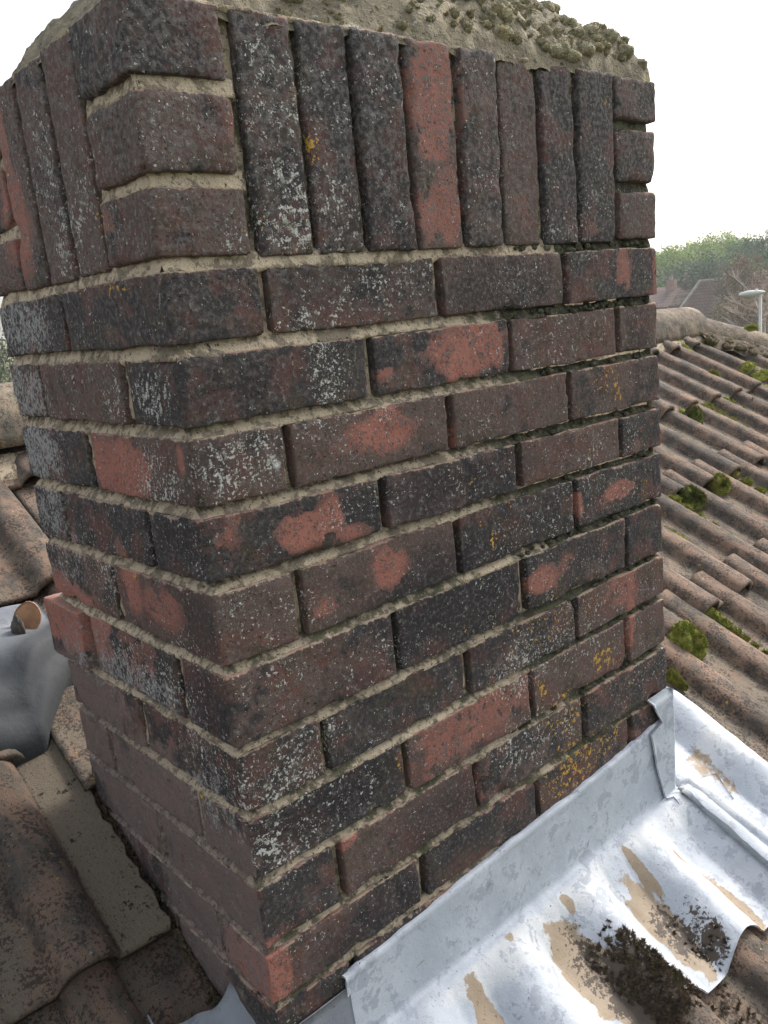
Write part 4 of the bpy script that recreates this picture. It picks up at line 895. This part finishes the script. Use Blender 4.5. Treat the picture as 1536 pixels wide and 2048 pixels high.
# moss strings lying along joints
bl = []
def string(a, b, n, s):
    for i in range(n):
        t = i/(n-1); px = a[0]+(b[0]-a[0])*t; py = a[1]+(b[1]-a[1])*t; p, dep = on_tile(px, py, .006); k = s*(1-.5*abs(t-.4))
        bl.append((p.x+rng.normal(0, .001), p.y, p.z, k, k*1.6, k))
string((1320, 852), (1430, 918), 60, .009); string((1383, 706), (1435, 728), 30, .006); string((1450, 1072), (1518, 1118), 40, .004)
string((1450, 835), (1514, 872), 40, .005); string((1440, 738), (1458, 748), 14, .006); string((1365, 690), (1384, 705), 14, .008); string((1318, 689), (1398, 676), 40, .015); string((1400, 690), (1420, 700), 12, .008)
for row, n0 in ((1, 7), (2, 6), (3, 5)):
    y0, ph = ROWS[row]
    for k in range(-4, 4):
        xj = ph+2*PER*k
        for xx in (xj-.002, xj-.042-.158+.040):
            if xx < CW+.05 or xx > hipx(y0)-.3 or rng.random() > .42: continue
            ya = y0+rng.uniform(.0, .2); L = rng.uniform(.05, .16); n = int(L/.0035)
            for i in range(n):
                t_ = i/n; s = (.0095*math.sin(math.pi*min(1, t_+.12))+.0012)*(1-.3*rng.random()); bl.append((xx+rng.normal(0, .0012), ya+L*t_, roofz(ya+L*t_)+.018, s, s*1.6, s))
        if rng.random() < .55 and CW+.1 < xj-.07 < hipx(y0)-.3:      # tuft in the lap, under a nose
            for i in range(5): s = rng.uniform(.006, .013); bl.append((xj-.12+rng.normal(0, .012), y0-.006+rng.normal(0, .004), roofz(y0)+.010, s*1.3, s, s))
o = link('moss_seams', cushion_mesh(bl, 12, .005, 33), M['moss']); stuff(tag(o, 'thin lines of moss growing along the joints between roof tiles', 'moss'))
# ---------------------------------------------------------------- ground and everything beyond
GZ = -6.6
bm = bmesh.new(); bmesh.ops.create_grid(bm, x_segments=4, y_segments=4, size=600); me = bpy.data.meshes.new('m'); bm.to_mesh(me); bm.free()
o = link('ground', me, mat_simple('grass_ground', (.045, .065, .025), (.07, .085, .035), .3)); o.location = (0, 0, GZ); struct(o)
def azdir(px): v = CR.transposed() @ Vector(((px-768)/CF, 0, 1)); v.z = 0; return v.normalized()
def place(px, D): v = azdir_h(px); return Vector((CC.x+v.x*D, CC.y+v.y*D, GZ))
def azdir_h(px):                       # horizontal direction seen at the horizon in that column
    lo, hi = 0, 2048
    for _ in range(40):
        mid = (lo+hi)/2; v = CR.transposed() @ Vector(((px-768)/CF, (mid-1024)/CF, 1))
        if v.z > 0: lo = mid
        else: hi = mid
    v.z = 0; return v.normalized()
def z_at(px, py, D): v = CR.transposed() @ Vector(((px-768)/CF, (py-1024)/CF, 1)); return CC.z+v.z/math.hypot(v.x, v.y)*D
def tube(V, F, p, q, r0, r1, n=6):
    d = (q-p); L = d.length
    if L < 1e-6: return
    d.normalize(); a = d.orthogonal().normalized(); b = d.cross(a); base = len(V)
    for (c, r) in ((p, r0), (q, r1)):
        for k in range(n): t = k/n*2*math.pi; V.append(tuple(c+a*r*math.cos(t)+b*r*math.sin(t)))
    for k in range(n): k2 = (k+1) % n; F.append((base+k, base+k2, base+n+k2, base+n+k))
    F.append(tuple(base+n+k for k in range(n)))
def tree(base, h, r, leafmat, label, seed, bark, leaves=9000, leaf=.28, bare=0.0, squash=.8, lean=0):
    rg = np.random.default_rng(seed); t = thing('tree', label, 'tree', base)
    V, F = [], []; top = Vector((0, 0, h*.62)); tips = []
    tube(V, F, Vector((0, 0, -.2)), Vector((0, 0, h*.28)), h*.030, h*.022, 8); tube(V, F, Vector((0, 0, h*.28)), top, h*.022, h*.010)
    for i in range(13):
        z = h*(.22+.45*rg.random()); a = rg.random()*6.28; L = r*(.55+.4*rg.random()); q = Vector((math.cos(a)*L, math.sin(a)*L, z+h*.22*rg.random()+h*.05))
        tube(V, F, Vector((0, 0, z)), q, h*.010, h*.003, 5); tips.append(q)
        for j in range(3):
            a2 = a+rg.normal(0, .8); q2 = q+Vector((math.cos(a2), math.sin(a2), .7))*r*.35*rg.random(); tube(V, F, Vector((0, 0, z)).lerp(q, .6), q2, h*.004, h*.0015, 4); tips.append(q2)
            if bare:
                for k in range(5): q3 = q2+Vector((rg.normal(0, .5), rg.normal(0, .5), abs(rg.normal(0, .9))))*r*.3; tube(V, F, q, q3, h*.0018, h*.0008, 3)
    link('trunk', mesh(V, F), M[bark], t)
    # crown: clumps of leaves
    nc = 46; cl = []
    for i in range(nc):
        a = rg.random()*6.28; e = rg.uniform(-.45, 1)*math.pi/2; k = rg.uniform(.45, .95)
        cl.append((Vector((math.cos(a)*math.cos(e)*r*k, math.sin(a)*math.cos(e)*r*k, h*.60+math.sin(e)*h*.36*k)), r*rg.uniform(.2, .36)))
    n = leaves; ci = rg.integers(0, nc, n); C0 = np.array([tuple(c[0]) for c in cl]); R0 = np.array([c[1] for c in cl])
    d = rg.normal(0, 1, (n, 3)); d /= np.linalg.norm(d, axis=1)[:, None]; P = C0[ci]+d*(R0[ci]*rg.random(n)**.45)[:, None]
    a = rg.normal(0, 1, (n, 3)); a /= np.linalg.norm(a, axis=1)[:, None]; b = np.cross(a, d); b /= np.linalg.norm(b, axis=1)[:, None]+1e-9
    s = leaf*rg.uniform(.5, 1.2, n)[:, None]
    VV = np.stack([P-a*s*.5, P+b*s*.4, P+a*s*.5, P-b*s*.4], 1).reshape(-1, 3); FF = np.arange(4*n).reshape(-1, 4)
    link('crown', mesh(VV, FF, None, False), M[leafmat], t); return t
M['bark'] = mat_simple('bark', (.09, .07, .055), (.14, .11, .09), 6)
M['bark_pale'] = mat_simple('pale_bark', (.34, .27, .22), (.42, .34, .28), 6)
M['leaf_spring'] = mat_leaf('spring_leaves', (.20, .30, .05), (.30, .38, .09), .9)
M['leaf_green'] = mat_leaf('green_leaves', (.08, .16, .05), (.13, .21, .075), .9)
M['leaf_dark'] = mat_leaf('dark_leaves', (.05, .10, .045), (.085, .14, .06), .9)
M['leaf_tan'] = mat_leaf('tan_leaves', (.22, .16, .09), (.16, .13, .07), 1.5)
M['leaf_pink'] = mat_leaf('pink_buds', (.36, .25, .21), (.28, .2, .15), 2)
G = 'trees along the skyline'
def skytree(px, py, D, r, mat, label, seed, bark='bark', **k):
    b = place(px, D); h = (z_at(px, py, D)-GZ)/.98; return tree(b, h, r, mat, label, seed, bark, **k)
for a in [(1418, 468, 118, 6.2, 'leaf_spring', 'broad light green domed tree, highest on the skyline', 1),
          (1452, 470, 121, 5.0, 'leaf_spring', 'light green tree joined to the right shoulder of the highest dome', 2),
          (1376, 490, 116, 4.6, 'leaf_spring', 'light green tree on the left slope of the highest dome', 3),
          (1336, 496, 112, 4.4, 'leaf_spring', 'low light green tree at the left end beside the chimney edge', 4),
          (1300, 500, 118, 5, 'leaf_green', 'green tree half hidden by the right edge of the chimney', 5),
          (1492, 474, 108, 4.2, 'leaf_green', 'mid green rounded tree right of the highest dome, behind the tan tree', 6),
          (1530, 476, 104, 4.6, 'leaf_dark', 'dark green tree at the right edge of the photo', 7),
          (1572, 470, 106, 6, 'leaf_green', 'green tree just beyond the right edge', 8),
          (1620, 480, 110, 6, 'leaf_dark', 'dark tree further beyond the right edge', 18),
          (1430, 520, 98, 5.0, 'leaf_dark', 'shadowy dark tree behind the dark hipped roof', 9),
          (1398, 522, 99, 4.2, 'leaf_dark', 'shadowy grey green tree left behind the dark hipped roof', 10),
          (1358, 535, 101, 4.2, 'leaf_green', 'grey green tree above the distant low roofs', 11),
          (1470, 525, 96, 3.4, 'leaf_green', 'blue green tree behind the chimney of the dark roofed house', 12)]:
    o = skytree(*a); o['group'] = G
skytree(1487, 492, 70, 1.9, 'leaf_tan', 'tall tan half bare tree right of the dark hipped roof', 13, leaves=3600, leaf=.2, bare=1)
skytree(1466, 540, 72, 1.7, 'leaf_tan', 'lower tan bush-like tree left of the tall tan tree', 14, leaves=2500, leaf=.2, bare=1)
skytree(1528, 522, 58, 1.9, 'leaf_pink', 'pinkish budding bare tree behind the street lamp', 15, bark='bark_pale', leaves=1400, leaf=.14, bare=1)
skytree(1500, 600, 60, 2.6, 'leaf_tan', 'brown green shrubby tree behind the lamp post', 16, leaves=4200, leaf=.2)
skytree(1492, 585, 66, 2.2, 'leaf_tan', 'olive brown shrubby tree under the tan tree', 17, leaves=3200, leaf=.2)
# left background
M['leaf_hazy'] = mat_leaf('pale_leaves', (.17, .19, .11), (.24, .25, .17), 2)
skytree(2, 640, 34, 2.4, 'leaf_hazy', 'pale green tree seen past the far left edge of the chimney', 21, leaves=7000, leaf=.14)
skytree(-80, 650, 40, 3, 'leaf_hazy', 'pale green tree just outside the left edge', 22, leaves=4000, leaf=.2)

# ---- house with the dark hipped roof
def tri(name, V, F, m, parent, smooth=False): return link(name, mesh(V, F, None, smooth), m, parent)
M['dark_tile'] = None
t = NT('dark_plain_tile'); br = t.n('ShaderNodeTexBrick'); br.inputs['Scale'].default_value = 1.0
br.inputs['Color1'].default_value = (.10, .062, .055, 1); br.inputs['Color2'].default_value = (.13, .08, .07, 1); br.inputs['Mortar'].default_value = (.05, .035, .035, 1)
br.inputs['Brick Width'].default_value = .30; br.inputs['Row Height'].default_value = .26; br.inputs['Mortar Size'].default_value = .03
tc = t.n('ShaderNodeTexCoord'); mp = t.n('ShaderNodeMapping'); t.l(tc.outputs['Object'], mp.inputs[0]); mp.inputs['Rotation'].default_value = (math.radians(90), 0, 0); t.l(mp.outputs[0], br.inputs[0])
col = t.mix(t.step(t.noise(.9, 4), .5, .7), br.outputs[0], (.13, .115, .075)); M['dark_tile'] = t.done(col, t.bump(br.outputs[1], .03), .85)
M['hipcap'] = mat_simple('hip_capping', (.30, .27, .22), (.22, .2, .17), 3)
M['redwall'] = mat_simple('red_brick_wall', (.22, .13, .11), (.28, .17, .14), 4)
M['white'] = mat_simple('white_paint', (.78, .78, .78), (.7, .7, .7), 3, .5)
M['pane'] = mat_simple('window_glass', (.09, .11, .13), (.12, .14, .16), 2, .1)
D = 80.0; fwd = azdir_h(1420); rgt = Vector((fwd.y, -fwd.x, 0)); hc = place(1412, D)
house = thing('bungalow', 'house with a dark brown hipped roof and white window, left of the street lamp', 'house', hc)
house.rotation_euler = (0, 0, math.atan2(rgt.y, rgt.x))
sc = D/CF
def lx(px): return (px-1412)*sc
zr = z_at(1420, 562, D)-GZ; ze = z_at(1420, 646, D)-GZ
EX0, EX1 = lx(1345), lx(1480); RX0, RX1 = lx(1401), lx(1444); dep = 5.2
Vh = [(EX0, -2.2, ze), (EX1, -2.2, ze), (EX1, dep, ze), (EX0, dep, ze), (RX0, 1.4, zr), (RX1, 1.4, zr)]
tri('roof', Vh, [(0, 1, 5, 4), (1, 2, 5), (2, 3, 4, 5), (3, 0, 4), (0, 3, 2, 1)], M['dark_tile'], house)
V, F = [], []; 
for a, b in ((0, 4), (1, 5), (4, 5), (3, 4), (2, 5)): tube(V, F, Vector(Vh[a])+Vector((0, 0, .05)), Vector(Vh[b])+Vector((0, 0, .05)), .14, .14, 6)
tri('hip_capping', V, F, M['hipcap'], house)
def boxm(x0, x1, y0, y1, z0, z1):
    V = [(x, y, z) for x in (x0, x1) for y in (y0, y1) for z in (z0, z1)]
    return V, [(0, 1, 3, 2), (4, 6, 7, 5), (0, 4, 5, 1), (2, 3, 7, 6), (0, 2, 6, 4), (1, 5, 7, 3)]
def box(name, m, parent, *b): V, F = boxm(*b); return tri(name, V, F, m, parent)
box('wall', M['redwall'], house, EX0+.5, EX1-.5, -1.7, dep-.5, 0, ze-.02)
stk_ = box('chimney_stack', M['redwall'], house, lx(1446), lx(1457), 1.6, 2.4, ze, zr+.62)
box('chimney_pot', M['hipcap'], stk_, lx(1449), lx(1453), 1.8, 2.1, zr+.62, zr+.9)
# front wing with flat white fascia, windows
zf = z_at(1460, 638, 68)-GZ
wx0, wx1 = lx(1430), lx(1545)
box('wall', M['redwall'], house, wx0+.2, wx1-.2, -12.2, -2.3, 0, zf-.02)
box('fascia', M['white'], house, wx0, wx1, -12.45, -2.25, zf-.0, zf+.16)
box('flat_roof', mat_simple('felt_roof', (.16, .15, .15)), house, wx0+.05, wx1-.05, -12.35, -2.27, zf+.161, zf+.2)
for a, b in ((1461, 1478), (1512, 1522)):
    fr = box('window', M['white'], house, lx(a), lx(b), -12.28, -12.2, zf-1.35, zf-.1)
    m = (lx(a)+lx(b))/2; hw = (lx(b)-lx(a))/2
    for p, q in ((-hw+.08, hw-.08),):
        box('pane', M['pane'], fr, m+p, m+q, -12.31, -12.285, zf-.42, zf-.22); box('pane', M['pane'], fr, m+p, m+q, -12.31, -12.285, zf-1.2, zf-.55)
# distant roofs between the trees and the chimney edge
def far_house(px, pyr, pye, D, w, label, rot, seed):
    b = place(px, D); h = thing('house', label, 'house', b, 'distant houses left of the hipped roof'); h.rotation_euler = (0, 0, math.atan2(rgt.y, rgt.x)+rot)
    zr = z_at(px, pyr, D)-GZ; ze = z_at(px, pye, D)-GZ; d = 3.5
    tri('roof', [(-w, -d, ze), (w, -d, ze), (w, d, ze), (-w, d, ze), (-w*.86, 0, zr), (w*.86, 0, zr)], [(0, 1, 5, 4), (1, 2, 5), (2, 3, 4, 5), (3, 0, 4), (0, 3, 2, 1)], M['dark_tile'], h)
    box('wall', M['redwall'], h, -w+.3, w-.3, -d+.3, d-.3, 0, ze-.02)
    for x in (-w*.5, w*.45): fr = box('window', M['white'], h, x-.5, x+.5, -d+.2, -d+.29, ze-1.5, ze-.3); box('pane', M['pane'], fr, x-.42, x+.42, -d+.15, -d+.19, ze-1.4, ze-.4)
    cs = box('chimney_stack', M['redwall'], h, w*.3, w*.3+.8, -.4, .4, ze, zr+.9); box('chimney_pot', M['hipcap'], cs, w*.3+.2, w*.3+.5, -.15, .15, zr+.9, zr+1.3)
    return h
far_house(1350, 572, 596, 96, 2.6, 'distant brown roofed house with a stubby chimney, left behind the hipped roof', .3, 1)
far_house(1322, 580, 612, 92, 2.4, 'distant low brown roof touching the chimney edge', -.4, 2)
far_house(1374, 580, 600, 104, 2.0, 'smallest distant brown roof just left of the hipped roof', .1, 3)

# ---- street lamp
D = 27.0; lb = place(1521, D); lamp = thing('street_lamp', 'pale grey street lamp post with a flat lantern pointing left', 'street lamp', lb)
lamp.rotation_euler = (0, 0, math.atan2(rgt.y, rgt.x)); s = D/CF; zt = z_at(1521, 588, D)-GZ
M['lampgrey'] = mat_simple('lamp_paint', (.50, .51, .47), (.56, .56, .52), 3, .6)
V, F = [], []; tube(V, F, Vector((0, 0, -.1)), Vector((0, 0, 1.3)), .08, .08, 12); tube(V, F, Vector((0, 0, 1.3)), Vector((0, 0, zt)), .055, .042, 12); tri('pole', V, F, M['lampgrey'], lamp, True)
V, F = [], []; n = 14; st = [(.13, .04, .03), (.10, .07, .045), (-.02, .10, .075), (-.22, .13, .10), (-.38, .135, .095), (-.50, .10, .07), (-.57, .03, .03)]
for (x, w, h) in st:
    for k in range(n): a = k/n*2*math.pi; V.append((x, w*math.cos(a), zt+.03+h*math.sin(a)*(1 if math.sin(a) > 0 else .75)+.02*(x+.3)))
for i in range(len(st)-1):
    for k in range(n): k2 = (k+1) % n; F.append((i*n+k, i*n+k2, (i+1)*n+k2, (i+1)*n+k))
F.append(tuple(range(n))); F.append(tuple((len(st)-1)*n+k for k in range(n))[::-1])
lant = tri('lantern', V, F, M['lampgrey'], lamp, True)
V, F = [], []; tube(V, F, Vector((-.1, 0, zt+.08)), Vector((-.1, 0, zt+.16)), .035, .03, 10); tri('photocell', V, F, M['white'], lant, True)

# ---- air
hz = NT('air'); vp = hz.n('ShaderNodeVolumePrincipled'); hz.t.links.remove(hz.out.inputs[0].links[0]); vp.inputs['Color'].default_value = (.93, .95, .97, 1); vp.inputs['Density'].default_value = .0009; vp.inputs['Anisotropy'].default_value = .3
hz.l(vp.outputs[0], hz.out.inputs['Volume'])
V, F = boxm(-620, 620, -620, 620, GZ-1, 9.5); o = tri('haze', V, F, hz.m, None); stuff(tag(o, 'thin pale haze over the far trees and roofs', 'haze')); 
S.cycles.volume_bounces = 1
bpy.context.view_layer.update()
